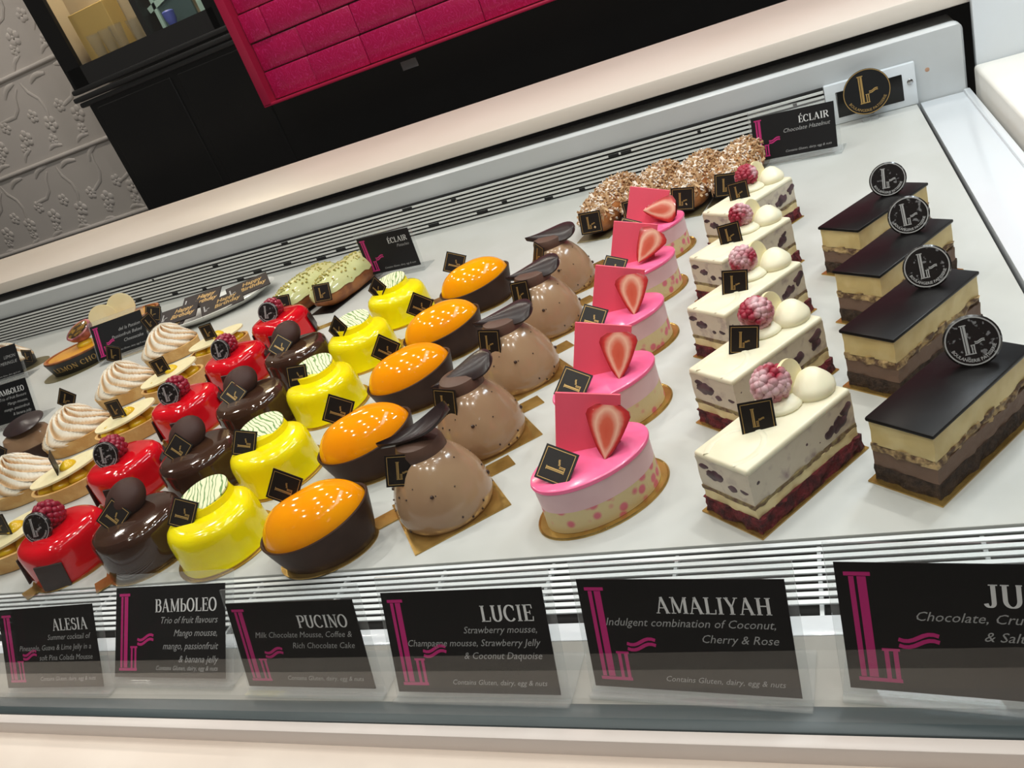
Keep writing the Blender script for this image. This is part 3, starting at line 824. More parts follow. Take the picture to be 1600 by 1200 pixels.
# ---- pink oval cake
t = thing('pink_oval_cake', None, 'cake')
n = 56
def oval(prof, a, b): return MB().lathe([(r, z) for r, z in prof], n, a, b)
bd = MB().prism(ell(5.75, 3.75, 48), 0, .1); bd.rings([[(x, y, .1) for x, y in ell(5.75, 3.75, 48)], [(x, y, .2) for x, y in ell(5.68, 3.68, 48)], [(x, y, .1) for x, y in ell(5.55, 3.55, 48)]], False, False)
obj('cake_board', bd, M['gold'], t)
obj('dotted_sponge', oval([(.05, .12), (1.0, .12), (.99, 1.0), (.985, 2.0), (.05, 2.0)], 5.0, 3.15), M['joconde'], t)
obj('pink_mousse', oval([(.05, 1.98), (.98, 1.98), (.985, 3.0), (.99, 3.85), (.05, 3.85)], 5.02, 3.17), M['pinkmousse'], t)
obj('glaze', oval([(.05, 3.8), (1.0, 3.8), (1.008, 3.95), (.995, 4.1), (.96, 4.18), (.05, 4.2)], 5.04, 3.18), M['pinkglaze'], t)
m = MB().bbox(-2.5, 2.5, -.11, .11, -2.5, 2.5, .05, 1)
obj('pink_plaque', m, M['pinkplaque'], t, (1.0, .9, 6.0), (D(-14), D(17), D(-33)), 'YXZ')
def strawberry():
    body, cut = MB(), MB(); L = 3.6; prof = []
    for i in range(11):
        u = i / 10; prof.append((L * (u - .5), (.1 if i == 0 else 1.75 * (u ** .62)) * (1, .86, .5)[max(0, i - 8)]))
    rs = []
    for z, r in prof:
        rs.append([(r * math.cos(math.pi + math.pi * j / 14) * -1, -.0 + .95 * r * math.sin(math.pi * j / 14), z) for j in range(15)])
    vs = []; fs = []
    for r in rs: vs += r
    for k in range(10):
        for j in range(14):
            a = k * 15 + j; fs.append((a, a + 1, a + 16, a + 15))
    body.add(vs, fs)
    rows = []
    for z, r in prof:
        for j in range(13):
            q = -1 + j / 6; cut.v.append(Vector((q * r, -.02 - .12 * (1 - q * q), z))); cut.a.append(min(1, math.sqrt(q * q + (z / (L * .52)) ** 2 * .5)))
    for k in range(10):
        for j in range(12):
            a = k * 13 + j; cut.f.append((a, a + 1, a + 14, a + 13))
    return body.mesh('strawberry_half', 60), cut.mesh('cut_face', 60, True)
SB, SC = strawberry(); SB.materials.append(M['straw_skin']); SC.materials.append(M['strawcut'])
s_ = obj('strawberry_half', SB, None, t, (1.6, -1.0, 5.85), (D(-30), D(10), D(-38)), 'YXZ', 1.12)
obj('cut_face', SC, None, s_)
add_card(t, (-2.9, -.35, 5.05), -62, -44, -36, 1.0)
def pink_tw(i, o, rn):
    st = child(o, 'strawberry_half')[0]; st.rotation_euler.y = D([14, 8, 4, 40, 100][i]); jit(child(o, 'logo_card')[0], rn, 6, .1); jit(child(o, 'pink_plaque')[0], rn, 5, .1)
place(t, [(-19.9, 47.6, 41), (-21.0, 59.4, 40), (-21.7, 71.9, 39), (-21.9, 84.4, 40), (-22.0, 96.3, 40)], 'pink oval mousse cake with strawberry half and pink plaque', 'pink oval cakes', ORD, pink_tw)

# ---- mocha dome on square board
t = thing('mocha_dome_cake', None, 'cake')
b = MB(); b.box(-4.4, 4.4, -4.4, 4.4, 0, .12); tab(b, 4.1, 1.9, 0.0, 2.8, 1.9)
obj('cake_board', b, M['gold'], t, (0, 0, 0), (0, 0, D(38)))
prof = [(.05, .12), (4.0, .12), (4.2, .5), (4.3, 1.1), (4.22, 1.9), (4.0, 2.8), (3.65, 3.6), (3.2, 4.4), (2.7, 5.1), (2.25, 5.6), (1.8, 5.95), (.9, 6.1), (.05, 6.15)]
dm = obj('mousse_dome', MB().lathe(prof, 48), M['mousse'], t)
rnd = random.Random(4)
m = MB()
for k in range(46):
    a = rnd.uniform(0, 2 * math.pi); zi = rnd.randint(2, 9); r, z = prof[zi]
    s_ = rnd.choice([.06, .08, .1, .12, .2])
    m.ball((r * math.cos(a), r * math.sin(a), z), s_, 1, 1, rnd.uniform(.7, 1.3), 6, 4)
fo = obj('chocolate_flecks', m, M['fleck'], dm); fo['kind'] = 'stuff'
obj('praline_cap', MB().lathe([(.05, 5.4), (2.05, 5.4), (2.2, 5.75), (2.12, 6.5), (1.9, 6.95), (1.2, 7.15), (.05, 7.15)], 32), M['mousse_dark'], t, (-.3, .3, 0))
def leaf_mb(L=3.4, W=1.9, cup=.25, side=-.35):
    m = MB(); rs_t = []; rs_b = []
    for i in range(27):
        u = .5 - .5 * math.cos(math.pi * i / 26); x = -L + 2 * L * u
        wd = W * (u ** .8) * math.sqrt(max(0, 1 - max(0, (u - .62) / .38) ** 2)) * 1.05 + .05
        zc = cup * ((u - .45) * 1.6) ** 2
        rs_t.append([(x, wd * q, zc + side * q * q + .1) for q in (-1, -.75, -.4, 0, .4, .75, 1)])
        rs_b.append([(x, wd * q, zc + side * q * q - .1) for q in (1, .75, .4, 0, -.4, -.75, -1)])
    return m.rings([a + b for a, b in zip(rs_t, rs_b)])
SPOON = leaf_mb(3.6, 1.6, 1.1, .5).mesh('chocolate_leaf', 35); SPOON.materials.append(M['leaf'])
obj('chocolate_leaf', leaf_mb(), M['leaf'], t, (.1, .3, 7.35), (D(8), D(-10), D(24)))
add_card(t, (-1.2, -2.25, 5.75), 8, -20, -14, .98)
def mocha_tw(i, o, rn):
    lf = child(o, 'chocolate_leaf')[0]
    lf.rotation_euler = [(D(8), D(-12), D(14)), (D(24), D(-14), D(14)), (D(26), D(-4), D(4)), (D(28), D(-6), D(6)), (D(26), D(0), D(2))][i]
    if i == 0: lf.data = SPOON
    c = child(o, 'logo_card')[0]; c.rotation_euler.y = D([18, 4, 4, -6, 10][i]); c.rotation_euler.z += D([40, 0, 0, -6, -30][i])
place(t, [(-34.2, 48.6, 0), (-34.0, 58.6, 0), (-33.2, 69.8, 2), (-33.0, 81.4, 0), (-33.7, 92.8, -3)], 'mocha brown dome cake with chocolate leaf on square board', 'mocha dome cakes', ORD, mocha_tw)

# ---- orange glazed boat
t = thing('orange_boat_cake', None, 'cake')
b = MB(); b.prism(ell(4.6, 3.5, 36), 0, .1); tab(b, 4.2, 1.2, D(18), 2.2, 1.9); tab(b, -3.0, 3.0, D(120), 1.6, 2.0)
obj('cake_board', b, M['gold'], t)
n = 48
def rim(th): return 3.5 + .55 * math.cos(th) + .15 * math.cos(2 * th)
def bring(f, a, b_, dz=0): return [(f * a * math.cos(q) + .3 * f * max(0, math.cos(q)), f * b_ * math.sin(q), dz) for q in [2 * math.pi * j / n for j in range(n)]]
rs = []
for k in range(7):
    u = k / 6; a = 4.0 + 1.05 * u ** .8; b_ = 3.0 + .95 * u ** .8
    rs.append([(x, y, .1 + (rim(2 * math.pi * j / n) - .1) * u) for j, (x, y, _) in enumerate(bring(1, a, b_))])
for a, b_, dz in ((4.98, 3.88, .08), (4.82, 3.72, .02), (4.7, 3.6, -.6)):
    rs.append([(x, y, rim(2 * math.pi * j / n) + dz) for j, (x, y, _) in enumerate(bring(1, a, b_))])
obj('chocolate_cup', MB().rings(rs), M['cup'], t)
rs = []
for k in range(13):
    u = k / 12; f = math.cos(u * math.pi / 2) ** .85 if k < 12 else .01
    ring = []
    for j, (x, y, _) in enumerate(bring(f, 4.82, 3.7)):
        z = 2.75 + (rim(2 * math.pi * j / n) - 3.5) * (1 - u) + 3.4 * math.sin(u * math.pi / 2)
        z -= 1.1 * math.exp(-((x + 1.6) ** 2 / 2.2 + (y - 2.6) ** 2 / 1.8))
        ring.append((x, y, z))
    rs.append(ring)
obj('orange_dome', MB().rings(rs), M['orange'], t)
add_card(t, (-1.7, 1.9, 6.1), 38, -20, -6, 1.02)
place(t, [(-44.4, 44.2, 21), (-45.5, 56.5, 22), (-45.8, 68.8, 20), (-46.0, 79.8, 20), (-46.0, 92.8, 22)], 'orange glazed oval cake in chocolate cup', 'orange boat cakes', ORD,
      lambda i, o, rn: (jit(child(o, 'logo_card')[0], rn, 6, .1), setattr(child(o, 'logo_card')[0].rotation_euler, 'y', D([-54, -56, -52, -52, -58][i]))))

# ---- yellow cylinder
t = thing('yellow_round_cake', None, 'cake')
b = MB().prism(ell(5.0, 5.0, 40), 0, .1); tab(b, 4.1, 2.8, D(34), 2.6, 1.8)
obj('cake_board', b, M['gold'], t)
wob = lambda a, z: 1 + .008 * math.sin(3 * a + z) + .006 * math.sin(7 * a)
obj('glazed_body', MB().lathe([(.05, .1), (4.55, .1), (4.6, .22), (4.48, .5), (4.42, 1.6), (4.38, 2.9), (4.3, 3.4), (4.1, 3.85), (3.75, 4.12), (3.2, 4.25), (2.6, 4.25), (.05, 4.2)], 56, wob=wob), M['yellow'], t)
obj('raised_insert', MB().lathe([(.05, 4.0), (2.75, 4.0), (2.65, 4.3), (2.55, 4.75), (.05, 4.85)], 40), M['yellow'], t, (-1.1, 1.5, .1))
obj('striped_disc', MB().lathe([(.05, 0), (2.6, 0), (2.6, .16), (.05, .16)], 40), M['stripe'], t, (-1.25, 1.6, 4.95), (D(6), D(-4), D(30)))
add_card(t, (-1.5, -1.2, 5.05), -22, -30, -10, .98)
def yel_tw(i, o, rn):
    c = child(o, 'logo_card')[0]; c.rotation_euler = (D([-38, -34, -26, -20, -20][i]), D([-64, -70, -84, -50, -50][i]), D([14, 14, 10, -14, -14][i]))
    child(o, 'striped_disc')[0].rotation_euler.z = D([30, 55, 40, 50, 20][i])
    if i > 1: c.location += Vector((-.6, .6, .1)) * U
place(t, [(-57.3, 46.0, 0), (-57.8, 57.2, 0), (-58.6, 70.2, 0), (-59.4, 82.4, 0), (-59.2, 94.6, 0)], 'bright yellow round cake topped by green striped disc', 'yellow round cakes', ORD, yel_tw)

# ---- chocolate round cake
t = thing('chocolate_round_cake', None, 'cake')
b = MB().prism(ell(5.0, 5.0, 40), 0, .1); tab(b, -2.5, -3.9, D(230), 1.6, 2.0)
obj('cake_board', b, M['gold'], t)
obj('glazed_body', MB().lathe([(.05, .1), (4.55, .1), (4.65, .3), (4.55, 1.6), (4.5, 3.4), (4.4, 3.9), (4.1, 4.25), (3.6, 4.38), (.05, 4.4)], 56, wob=wob), M['cglaze'], t)
m = MB(); m.ball((0, 0, 0), 2.35, 1, 1, .66, 28, 16)
obj('chocolate_ball', m, M['cball'], t, (-1.8, 1.9, 5.3), (D(30), D(-8), 0))
add_card(t, (-1.5, -.6, 5.05), -40, -40, 14, 1.0)
place(t, [(-67.2, 46.2, 0), (-68.0, 57.6, 0), (-68.2, 68.8, 0), (-68.8, 81.0, 0)], 'shiny dark chocolate round cake topped by chocolate ball', 'chocolate round cakes', ORD[:3] + [ORD[4]],
      lambda i, o, rn: (jit(child(o, 'logo_card')[0], rn, 7, .1), jit(child(o, 'chocolate_ball')[0], rn, 10, .15)))

# ---- red cake
t = thing('red_glazed_cake', None, 'cake')
b = MB().prism(ell(4.9, 4.9, 40), 0, .1); tab(b, -2.0, -4.1, D(245), 1.4, 2.0); tab(b, 4.2, 2.0, D(25), 2.6, 1.4)
obj('cake_board', b, M['gold'], t)
wr = lambda a, z: 1 + .035 * math.cos(4 * (a - .6)) + .01 * math.sin(3 * a)
bd = obj('glazed_body', MB().lathe([(.05, .1), (4.5, .1), (4.55, .3), (4.5, 1.2), (4.45, 2.8), (4.38, 3.6), (4.05, 4.15), (3.5, 4.4), (2.2, 4.38), (.05, 4.3)], 56, wob=wr), M['red'], t)
PL = MB().bbox(-1.45, 1.45, -.1, .1, -1.45, 1.45, .05, 1).mesh('chocolate_square', 30); PL.materials.append(M['choc'])
for k, a in enumerate((-68, 28, 118, 214)):
    obj('chocolate_square', PL, None, t, (4.6 * math.cos(D(a)), 4.6 * math.sin(D(a)), 1.7 if k else 1.45), (D(-4), D(8 * (-1) ** k), D(a + 90)), 'YXZ')
obj('raspberry', RASP, None, t, (-1.0, .9, 5.4), (.5, .2, 0), scale=1.5)
add_disc(t, (-.7, -.95, 5.4), 1.65, -20, 4, 6)
place(t, [(-78.0, 45.9, 0), (-80.4, 58.4, 0), (-81.8, 71.9, 4), (-81.6, 83.6, 0), (-80.6, 94.8, 0)], 'glossy red cake with raspberry and round dark disc', 'red glazed cakes', ORD,
      lambda i, o, rn: (jit(child(o, 'raspberry')[0], rn, 60, .3), jit(child(o, 'logo_disc')[0], rn, 10, .25)))

# ---- oval tart shell helper
def shell(a, b, h, wall=.4, flare=.35):
    n = 48
    rs = [[(x, y, .1) for x, y in ell(a - flare, b - flare, n)], [(x, y, .1 + h * .5) for x, y in ell(a - flare * .4, b - flare * .4, n)], [(x, y, .1 + h) for x, y in ell(a, b, n)],
          [(x, y, .1 + h) for x, y in ell(a - wall, b - wall, n)], [(x, y, .1 + h - .5) for x, y in ell(a - wall - .1, b - wall - .1, n)]]
    return MB().rings(rs)

# ---- lemon tart with white chocolate lid
t = thing('white_lid_tart', None, 'tart')
obj('tart_shell', shell(5.0, 3.3, 2.0), M['biscuit'], t)
obj('lemon_curd', MB().lathe([(.02, 1.3), (.9, 1.3), (.88, 1.75), (.5, 2.0), (.02, 2.05)], 40, 4.8, 3.1), M['curd'], t)
for x, y in ((-2.6, -.9), (-.6, -1.4), (1.5, -1.2), (3.0, 0), (-2.2, 1.0), (.4, 1.2), (2.2, 1.1)):
    obj('curd_drop', dollop(1.15, 1.25, 0), M['curd'], t, (x, y, 1.85))
obj('white_chocolate_lid', MB().prism(ell(4.7, 2.75, 40), -.12, .12), M['ivory'], t, (0, 0, 3.25), (D(2), D(-3), 0))
obj('lid_drop', dollop(.95, 1.0, .1), M['curd'], t, (.5, .2, 3.3))
add_card(t, (-.5, -.2, 4.7), 0, -8, -26, .95)
def lid_tw(i, o, rn):
    jit(child(o, 'white_chocolate_lid')[0], rn, 4, .1); c = child(o, 'logo_card')[0]; c.rotation_euler.y = D([4, 4, -3, -5, -4][i]); c.rotation_euler.z += D([0, -50, 0, 12, 0][i])
place(t, [(-88.0, 47.6, 28), (-92.2, 59.6, 30), (-93.0, 71.8, 28), (-95.0, 83.9, 28), (-93.4, 94.2, 28)], 'oval lemon tart with ivory chocolate lid', 'white lid tarts', ORD, lid_tw)

# ---- meringue tart
def meringue(a, b, h, turns=1.9, ribs=12, seed=0):
    m = MB(); n = 90; rs = []; at = []
    for k in range(22):
        u = k / 21; f = (1 - u ** 1.7) ** .72 * (1 + .05 * math.sin(u * 9)) + .02
        ring = []; ta = []
        for j in range(n):
            th = 2 * math.pi * j / n
            ph = ribs * (th + turns * u) + seed + 1.6 * noise.noise(Vector((math.cos(th) * 1.5, math.sin(th) * 1.5, u * 2 + seed)))
            rg_ = math.cos(ph); rg2 = (1 - abs(math.sin(ph / 2))) ** 1.3
            ww = 1 - .17 * rg2 * (1 - u * .7)
            ring.append((a * f * ww * math.cos(th) + .5 * u * u, b * f * ww * math.sin(th), h * u * (.92 + .08 * rg_) + .12 * math.cos(ph) * math.sin(math.pi * u)))
            ta.append(min(1, max(0, (.5 - rg2) * 1.0 + .35 * u * u + .15)))
        rs.append(ring); at.append(ta)
    return m.rings(rs, att=at)
t = thing('meringue_tart', None, 'tart')
obj('tart_shell', shell(5.2, 3.6, 1.9), M['biscuit'], t)
obj('meringue_swirl', meringue(4.9, 3.5, 4.6).mesh('meringue_swirl', 70, True), M['meringue'], t, (0, 0, 1.7))
add_card(t, (1.4, 1.4, 6.4), 36, -10, -20, .98)
def mer_tw(i, o, rn):
    child(o, 'meringue_swirl')[0].rotation_euler.z = D([170, 10, 0, 12][i])
    c = child(o, 'logo_card')[0]; c.rotation_euler.y = D([42, 38, 24, -20][i])
    c.location = Vector([(-1.4, 1.0, 6.6), (.4, 2.2, 6.4), (.5, 1.4, 7.1), (-1.2, .8, 7.0)][i]) * U
place(t, [(-102.0, 60.6, 28), (-104.0, 72.2, 30), (-106.4, 85.4, 28), (-108.2, 98.8, 25)], 'oval tart with toasted swirled meringue', 'meringue tarts', ORD[:3] + [ORD[4]], mer_tw)

# ---- dark cup with brown mousse and brim
t = thing('chocolate_hat_cake', 'dark chocolate cup with brown mousse under a wide dark brim', 'cake', (-111.2, 70.2, 0), D(24))
obj('cake_board', MB().prism(ell(5.2, 4.0, 36), 0, .1), M['dullboard'], t)
obj('chocolate_cup', shell(4.6, 3.4, 2.6), M['cup'], t)
obj('brown_mousse', MB().lathe([(.05, 1.5), (3.9, 1.5), (3.8, 3.2), (3.2, 4.4), (1.8, 5.1), (.05, 5.3)], 40, 1, .75), M['mousse'], t)
obj('chocolate_brim', MB().lathe([(.05, -.1), (.9, -.16), (1, 0), (.9, .16), (.05, .5)], 40, 3.9, 2.9), M['leaf'], t, (.5, .3, 5.6), (D(6), D(2), D(-44)))
add_card(t, (-3.9, -1.6, 4.0), 40, -16, -40, .95)

# ---- baked oval tarts in black paper bands
def band_tart(label, loc, rz, wording=None):
    t = thing('banded_tart', label, 'tart', loc, D(rz))
    bd = MB().prism(ell(6.9, 5.2, 40), 0, .1); obj('cake_board', bd, M['dullboard'], t, (-1.0, -.9, 0))
    A, B, n = 6.6, 5.0, 56
    bn = obj('paper_band', MB().rings([[(x, y, .1) for x, y in ell(A - .7, B - .7, n)], [(x, y, 2.9) for x, y in ell(A, B, n)], [(x, y, 2.9) for x, y in ell(A - .1, B - .1, n)], [(x, y, 2.3) for x, y in ell(A - .2, B - .2, n)]]), M['band'], t)
    obj('crust', shell(A - .12, B - .12, 3.1, .45, .7), M['crust'], t)
    obj('custard', MB().lathe([(.02, 2.6), (.94, 2.6), (.9, 3.05), (.5, 3.2), (.02, 3.25)], 40, A - .4, B - .4), M['bake'], t)
    if wording:
        tm = serif_mb(wording, 1.0, 'CENTER', .06); m = MB()
        for v in tm.v:
            a = -math.pi / 2 + v.x / 5.2; k = (1.0 + v.y) / 2.8; aa, bb = A - .7 + .7 * k + .05, B - .7 + .7 * k + .05
            m.v.append(Vector((aa * math.cos(a), bb * math.sin(a), 1.0 + v.y))); m.a.append(0)
        m.f = tm.f
        obj('gold_lettering', m.mesh('gold_lettering', 0), M['goldp'], bn)
    return t
t = band_tart('baked lemon tart in lettered black band topped with passionfruit', (-138.5, 106.0, 0), 30, 'LEMON CHO')
obj('curd_drop', dollop(1.5, 1.6, 0), M['curd'], t, (1.9, .8, 3.1))
pf = obj('passionfruit_wedge', MB().lathe([(.05, -1.5), (1.3, -1.2), (2.0, -.4), (2.2, .3), (2.0, .4), (.05, .1)], 24, 1, .8), M['passion'], t, (2.2, .9, 6.0), (D(24), D(-14), 0), 'XYZ', 1.3)
obj('passionfruit_pulp', MB().lathe([(.02, .12), (1.85, .36), (1.6, .45), (.02, .3)], 24, 1, .8), M['pulp'], pf)
t = band_tart('baked tart with two ivory chocolate discs behind a sign', (-136.0, 119.0, 0), 30)
m = MB(); m.lathe([(.05, -.12), (1, -.12), (1, .12), (.05, .12)], 28)
me = m.mesh('ivory_disc', 30); me.materials.append(M['ivory'])
obj('ivory_disc', me, None, t, (-4.4, -.4, 5.0), (D(80), D(10), D(10)), 'XYZ', 2.7)
obj('ivory_disc', me, None, t, (-.4, .6, 5.6), (D(80), D(5), D(6)), 'XYZ', 2.7)
add_card(t, (5.6, -3.2, 2.6), 30, -14, 10, 1.1)
t = thing('large_meringue_tart', 'toasted meringue tart behind the leftmost rear sign', 'tart', (-167.0, 112.0, 0), D(14))
obj('cake_board', MB().prism(ell(6.6, 4.2, 36), 0, .1), M['dullboard'], t, (2.6, -.6, 0))
obj('tart_shell', shell(6.0, 3.9, 2.2), M['band'], t)
obj('meringue_swirl', meringue(5.9, 3.9, 4.6, 1.0, 8, 1.0).mesh('meringue_swirl', 70, True), M['meringue'], t, (0, 0, 1.9))
add_card(t, (6.3, -1.6, 2.4), 14, -12, -10, 1.0)

# ---- oval plate with birthday plaques
t = thing('oval_plate', 'white oval porcelain plate under the chocolate birthday plaques', 'plate', (-112.5, 118.5, 0), D(34))
n = 48; rs = []
for f, z in ((.62, .1), (.75, .35), (.95, 1.3), (1.0, 1.65), (.97, 1.7), (.9, 1.4), (.72, .6), (.6, .45)):
    rs.append([(x * f, y * f, z) for x, y in ell(12.0, 7.0, n)])
obj('plate_body', MB().rings(rs), M['porcelain'], t)
PQ = MB().bbox(-4.2, 4.2, -2.2, 2.2, 0, .22, .06, 1).mesh('birthday_plaque', 30); PQ.materials.append(M['plaque'])
w1 = text_mb('Happy', 1.5, .3, 'CENTER', .03); w2 = text_mb('Birthday', 1.5, .3, 'CENTER', .03)
for v in w1.v: v.x += .9; v.y += .45
for v in w2.v: v.x += .9; v.y += -1.0
jm = join(w1, w2)
for v in jm.v: v.z = .235
PG = jm.mesh('gold_lettering', 0); PG.materials.append(M['goldp'])
lg = logo_mb(1.8)
for v in lg.v: v.x -= 3.6; v.y -= .8; v.z = .235
PS = lg.mesh('silver_logo', 0); PS.materials.append(M['silverp'])
for k, (x, y, z, rz, tx, ty, lb) in enumerate((
        (-119.6, 111.4, 1.8, 12, 10, 0, 'dark birthday plaque at the left front of the oval plate, lower layer'),
        (-117.4, 113.2, 2.7, 14, 22, 0, 'dark birthday plaque with gold lettering, top of the left front pair'),
        (-114.4, 117.2, 3.2, 14, 22, 0, 'dark birthday plaque with gold lettering in the middle of the plate'),
        (-108.6, 115.6, 2.1, 34, 18, 0, 'dark birthday plaque on the right front slope of the plate'),
        (-105.0, 120.0, 2.6, 36, 20, 0, 'dark birthday plaque at the right rear of the oval plate'))):
    p = obj('birthday_plaque', PQ, None, None, (x, y, z), (D(tx), D(ty), D(rz)))
    tag(p, lb, 'plaque', 'birthday plaques')
    obj('gold_lettering', PG, None, p); obj('silver_logo', PS, None, p)

# ---- eclairs
def capsule(L, rw, rh, z0=0.0, n=20, m=18, lump=.06, seed=0, low=-.75):
    rs = []
    for k in range(m + 1):
        u = -1 + 2 * k / m; f = max(.03, (1 - abs(u) ** 3.2) ** .5)
        ring = []
        for j in range(n):
            a = 2 * math.pi * j / n; x = u * L / 2
            q = 1 + lump * noise.noise(Vector((x * .35 + seed, math.cos(a) * 1.3, math.sin(a) * 1.3)))
            ring.append((x, rw * f * q * math.cos(a), z0 + rh * (max(low, math.sin(a)) * f * q - low)))
        rs.append(ring)
    return MB().rings(rs)
t = thing('almond_eclair', None, 'eclair')
obj('cake_board', MB().bbox(-8.2, 8.2, -2.4, 2.4, 0, .12, .05, 1), M['dullboard'], t)
obj('choux_body', capsule(16.5, 2.75, 2.4, .12), M['choux'], t)
rnd = random.Random(9); m = MB()
for k in range(900):
    x = rnd.uniform(-8, 8); a = rnd.gauss(math.pi / 2, .75); u = x / 8.25; f = (1 - abs(u) ** 3.2) ** .5
    if math.sin(a) < -.25: continue
    p = Vector((x * .985, 2.75 * f * math.cos(a), .12 + 2.4 * (math.sin(a) * f + .75)))
    nv = Vector((u * abs(u) * .8, math.cos(a), math.sin(a))).normalized()
    T = Matrix.Translation(p + nv * .06) @ nv.to_track_quat('Z', 'Y').to_matrix().to_4x4() @ Euler((rnd.gauss(0, .45), rnd.gauss(0, .45), rnd.uniform(0, 6.3))).to_matrix().to_4x4()
    l = rnd.uniform(.3, .7); b_ = rnd.uniform(.08, .17)
    m.box(-l, l, -b_, b_, -.03, .07, T, rnd.choice([.25, .4, .5, .6, .7, .75, .95]) if rnd.random() < .86 else 1.0)
fk = obj('almond_flakes', m.mesh('almond_flakes', 0, True), M['flake'], t); fk['kind'] = 'stuff'
add_card(t, (-8.3, -.5, 2.6), 6, -10, -72, 1.05)
t.scale = (1.1,) * 3
es = [(-31.2, 116.5, 79), (-24.6, 117.2, 78), (-18.2, 117.0, 80), (-12.2, 118.2, 79)]
place(t, es, 'almond flake eclair', 'almond eclairs', ['leftmost of four', 'second from left of four', 'third from left of four', 'rightmost of four, beside the sign'],
      lambda i, o, rn: (jit(child(o, 'logo_card')[0], rn, 10, .2), jit(child(o, 'choux_body')[0], rn, 1.5, .1)))
t = thing('pistachio_eclair', None, 'eclair')
obj('cake_board', MB().bbox(-7.6, 7.6, -2.4, 2.4, 0, .12, .05, 1), M['card'], t)
obj('choux_body', capsule(15.5, 2.9, 2.7, .12, seed=4), M['choux'], t)
g = capsule(15.7, 3.02, 2.86, 2.45, seed=4, low=.12)
for v in g.v:
    if v.z < 2.6: v.z += .5 * noise.noise(Vector((v.x * .9, v.y, 0)))
obj('pistachio_glaze', g, M['pistachio'], t)
rnd = random.Random(2); m = MB()
for k in range(150):
    x = rnd.uniform(-6.8, 6.8); a = rnd.gauss(math.pi / 2, .45); f = (1 - abs(x / 7.6) ** 3.2) ** .5
    m.ball((x, 3.02 * f * math.cos(a), 2.45 + 2.86 * (math.sin(a) * f - .12) + .03), rnd.uniform(.1, .24), 1, 1, .8, 6, 4)
cb = obj('pistachio_crumbs', m, M['crumb'], t); cb['kind'] = 'stuff'
add_card(t, (-6.9, -1.4, 3.2), 8, -20, -60, 1.0)
t.scale = (1.08,) * 3
place(t, [(-84.8, 110.0, 78), (-77.3, 111.0, 78)], 'pistachio glazed eclair', 'pistachio eclairs', ['left one of the pair', 'right one of the pair, next to the sign'])

# ================================================================== SIGNS
HOLD = {}
def sign(label, x, y, yaw, tilt, wd, ht, title, lines, note=None, tsize=.95, lsize=.74, z=.7, title_x=None, logo_h=None, sub=None, ink=None):
    t = thing('price_sign', label, 'sign', (x, y, 0), D(yaw), 'black price signs')
    tl = D(tilt)
    T = Matrix.Translation((0, .12, z - .25)) @ Matrix.Rotation(-tl, 4, 'X')
    m = MB(); m.box(-wd / 2 - .45, wd / 2 + .45, 0, .16, -.4, ht + 1.1, T)
    m.box(-wd / 2 - .45, wd / 2 + .45, -.55, .15, -.42, -.3, T)
    m.box(-wd / 2 - .45, wd / 2 + .45, .0, 3.6, .02, .16)
    m.box(-wd / 2 - .45, wd / 2 + .45, -.5, .1, .02, .14)
    m.box(-wd / 2 - .45, wd / 2 + .45, ht * .55 * math.sin(tl), ht * .55 * math.sin(tl) + .0, 0.2, .21)
    obj('acrylic_holder', m.mesh('acrylic_holder', 0), M['acrylic'], t)
    c = obj('sign_card', MB().box(-wd / 2, wd / 2, -.06, 0, 0, ht), M['signcard'], t, (0, 0, z), (-tl, 0, 0))
    Y = -.075; rx = wd / 2 - .75
    lh = logo_h or ht * .86
    obj('logo', flat(logo_mb(lh), -wd / 2 + .6, (ht - lh) * .5, Y).mesh('logo', 0), M['magenta'], c)
    ty = ht - 1.0 - tsize
    tm = serif_mb(title, tsize, 'RIGHT' if title_x is None else 'LEFT')
    tx = rx if title_x is None else title_x
    obj('title_lettering', flat(tm, tx, ty, Y).mesh('title_lettering', 0), M['white_ink'], c)
    yy = ty
    m = MB()
    for i, ln in enumerate(lines):
        yy -= lsize * 1.32
        tm = text_mb(ln if isinstance(ln, str) else ln[0], lsize, .35, 'RIGHT' if isinstance(ln, str) else 'LEFT', 0.0)
        f = flat(tm, rx if isinstance(ln, str) else ln[1], yy + .1, Y); m.add(f.v, f.f)
    if lines: obj('description_lettering', m.mesh('description_lettering', 0), ink or M['grey_ink'], c)
    if note:
        f = flat(text_mb(note, .46, .35, 'RIGHT'), rx, .55, Y)
        obj('note_lettering', f.mesh('note_lettering', 0), M['grey_ink'], c)
    return t
NOTE = 'Contains Gluten, dairy, egg & nuts'
sign('black sign in front of the red cakes, leftmost along the glass', -63.0, 29.1, 1, 30, 11.2, 6.5, 'ALESIA', ['Summer cocktail of', 'Pineapple, Guava & Lime Jelly in a', 'soft Pina Colada Mousse'], NOTE, .95, .62)
sign('black sign in front of the yellow cakes, second from left along the glass', -51.2, 30.0, -1, 40, 11.6, 6.8, 'BAMbOLEO', ['Trio of fruit flavours', 'Mango mousse,', 'mango, passionfruit', '& banana jelly'], NOTE, .98, .72)
sign('black sign in front of the orange cakes, third from left along the glass', -37.3, 29.2, -1, 19, 10.8, 6.3, 'PUCINO', ['Milk Chocolate Mousse, Coffee &', 'Rich Chocolate Cake'], NOTE, .9, .6)
sign('black sign in front of the pink cakes, third from right along the glass', -24.4, 28.8, -1, 25, 11.2, 6.5, 'LUCIE', ['Strawberry mousse,', 'Champagne mousse, Strawberry Jelly', '& Coconut Daquoise'], NOTE, 1.0, .61)
sign('black sign in front of the cream bars, second from right along the glass', -11.1, 29.0, -4, 21, 11.4, 6.5, 'AMALIYAH', ['Indulgent combination of Coconut,', 'Cherry & Rose'], NOTE, .95, .66)
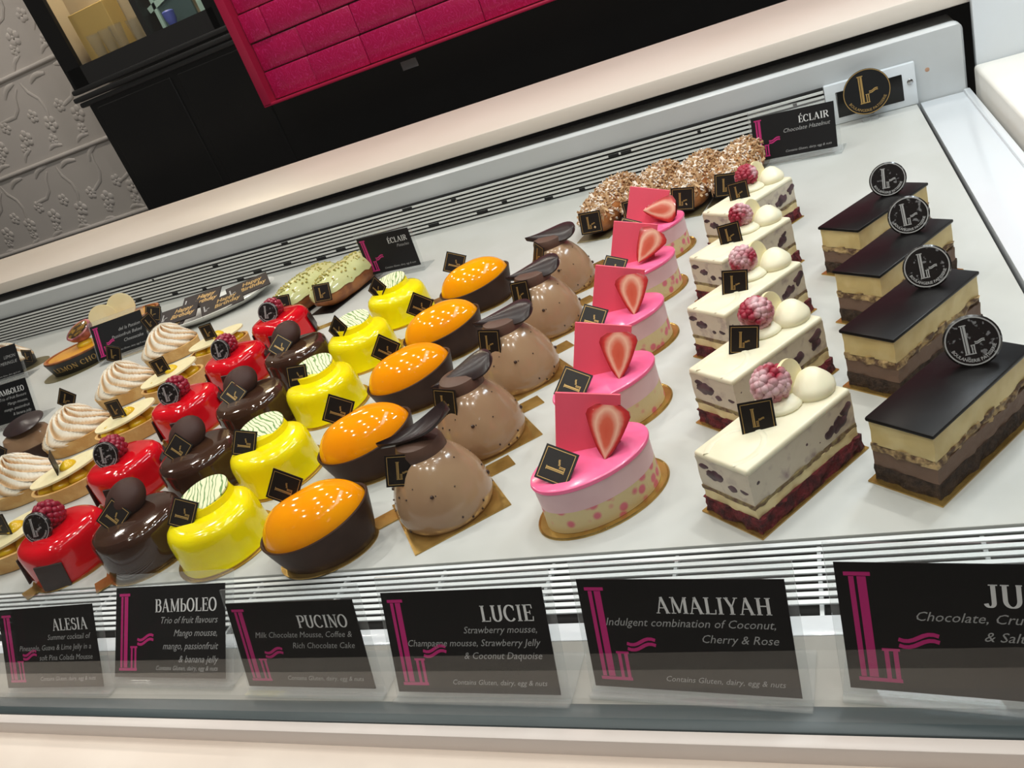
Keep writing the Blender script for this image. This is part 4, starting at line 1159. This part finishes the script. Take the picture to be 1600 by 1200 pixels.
sign('black sign in front of the black bars, rightmost and cut by the frame', 2.8, 28.7, -6, 18, 11.8, 6.9, 'JUPITER', [('Chocolate, Crunchy Praline', -2.6), ('& Salted Caramel', .2)], None, 1.15, .7, title_x=.35)
sign('black sign standing behind the cream bars near the rear right corner', -4.4, 121.5, -13, 16, 11.6, 6.2, 'ÉCLAIR', ['Chocolate Hazelnut'], NOTE, .95, .8, z=1.0)
sign('black sign standing beside the pistachio eclairs at the rear grille', -69.2, 113.6, -5, 4, 10.6, 6.5, 'ÉCLAIR', ['Pistachio'], NOTE, .9, .7, z=1.0)
sign('black sign between the two baked tarts at the rear left', -125.0, 104.2, 18, 28, 10.8, 6.6, ' ', ['del la Passion', 'Passionfruit Baked', 'Cheesecake'], NOTE, .4, .86, z=1.0)
sign('black sign before the large meringue tart at the far left rear', -160.5, 104.5, 10, 22, 11.0, 6.4, ' ', ['LEMON', 'MERINGUE'], NOTE, .4, .9, z=1.0)
sign('black sign behind the chocolate hat cake at the left edge', -131.6, 82.4, 10, 22, 11.0, 6.5, 'BAMbOLEO', ['Trio of fruit flavours', 'Mango mousse,', 'mango, passionfruit', '& banana jelly'], None, .9, .7, z=1.0)

# round logo sign at the rear right
t = thing('round_logo_sign', 'round black and gold logo sign before the socket plate', 'sign', (6.4, 132.6, 0), 0)
c = obj('sign_disc', MB().lathe([(.05, -.12), (3.25, -.12), (3.25, .12), (.05, .12)], 48, mtx=Matrix.Rotation(D(90), 4, 'X')), M['signcard'], t, (0, 0, 4.3), (D(-8), 0, 0))
Y = -.14; m = MB(); f = flat(logo_mb(4.0), -.95, -1.6, Y); m.add(f.v, f.f); n = 48
m.add([(3.2 * math.cos(2 * math.pi * i / n), Y, 3.2 * math.sin(2 * math.pi * i / n)) for i in range(n)] + [(3.1 * math.cos(2 * math.pi * i / n), Y, 3.1 * math.sin(2 * math.pi * i / n)) for i in range(n)],
      [(i, (i + 1) % n, n + (i + 1) % n, n + i) for i in range(n)])
bt = bent(text_mb('BOULANGERIE PATISSERIE', .56, 0, 'CENTER', .0), 2.85, -math.pi / 2, Y); m.add(bt.v, bt.f)
obj('gold_print', m.mesh('gold_print', 0), M['goldp'], c)
obj('sign_foot', MB().bbox(-1.1, 1.1, -.9, .9, .02, .45, .1, 1), M['acrylic'], t)
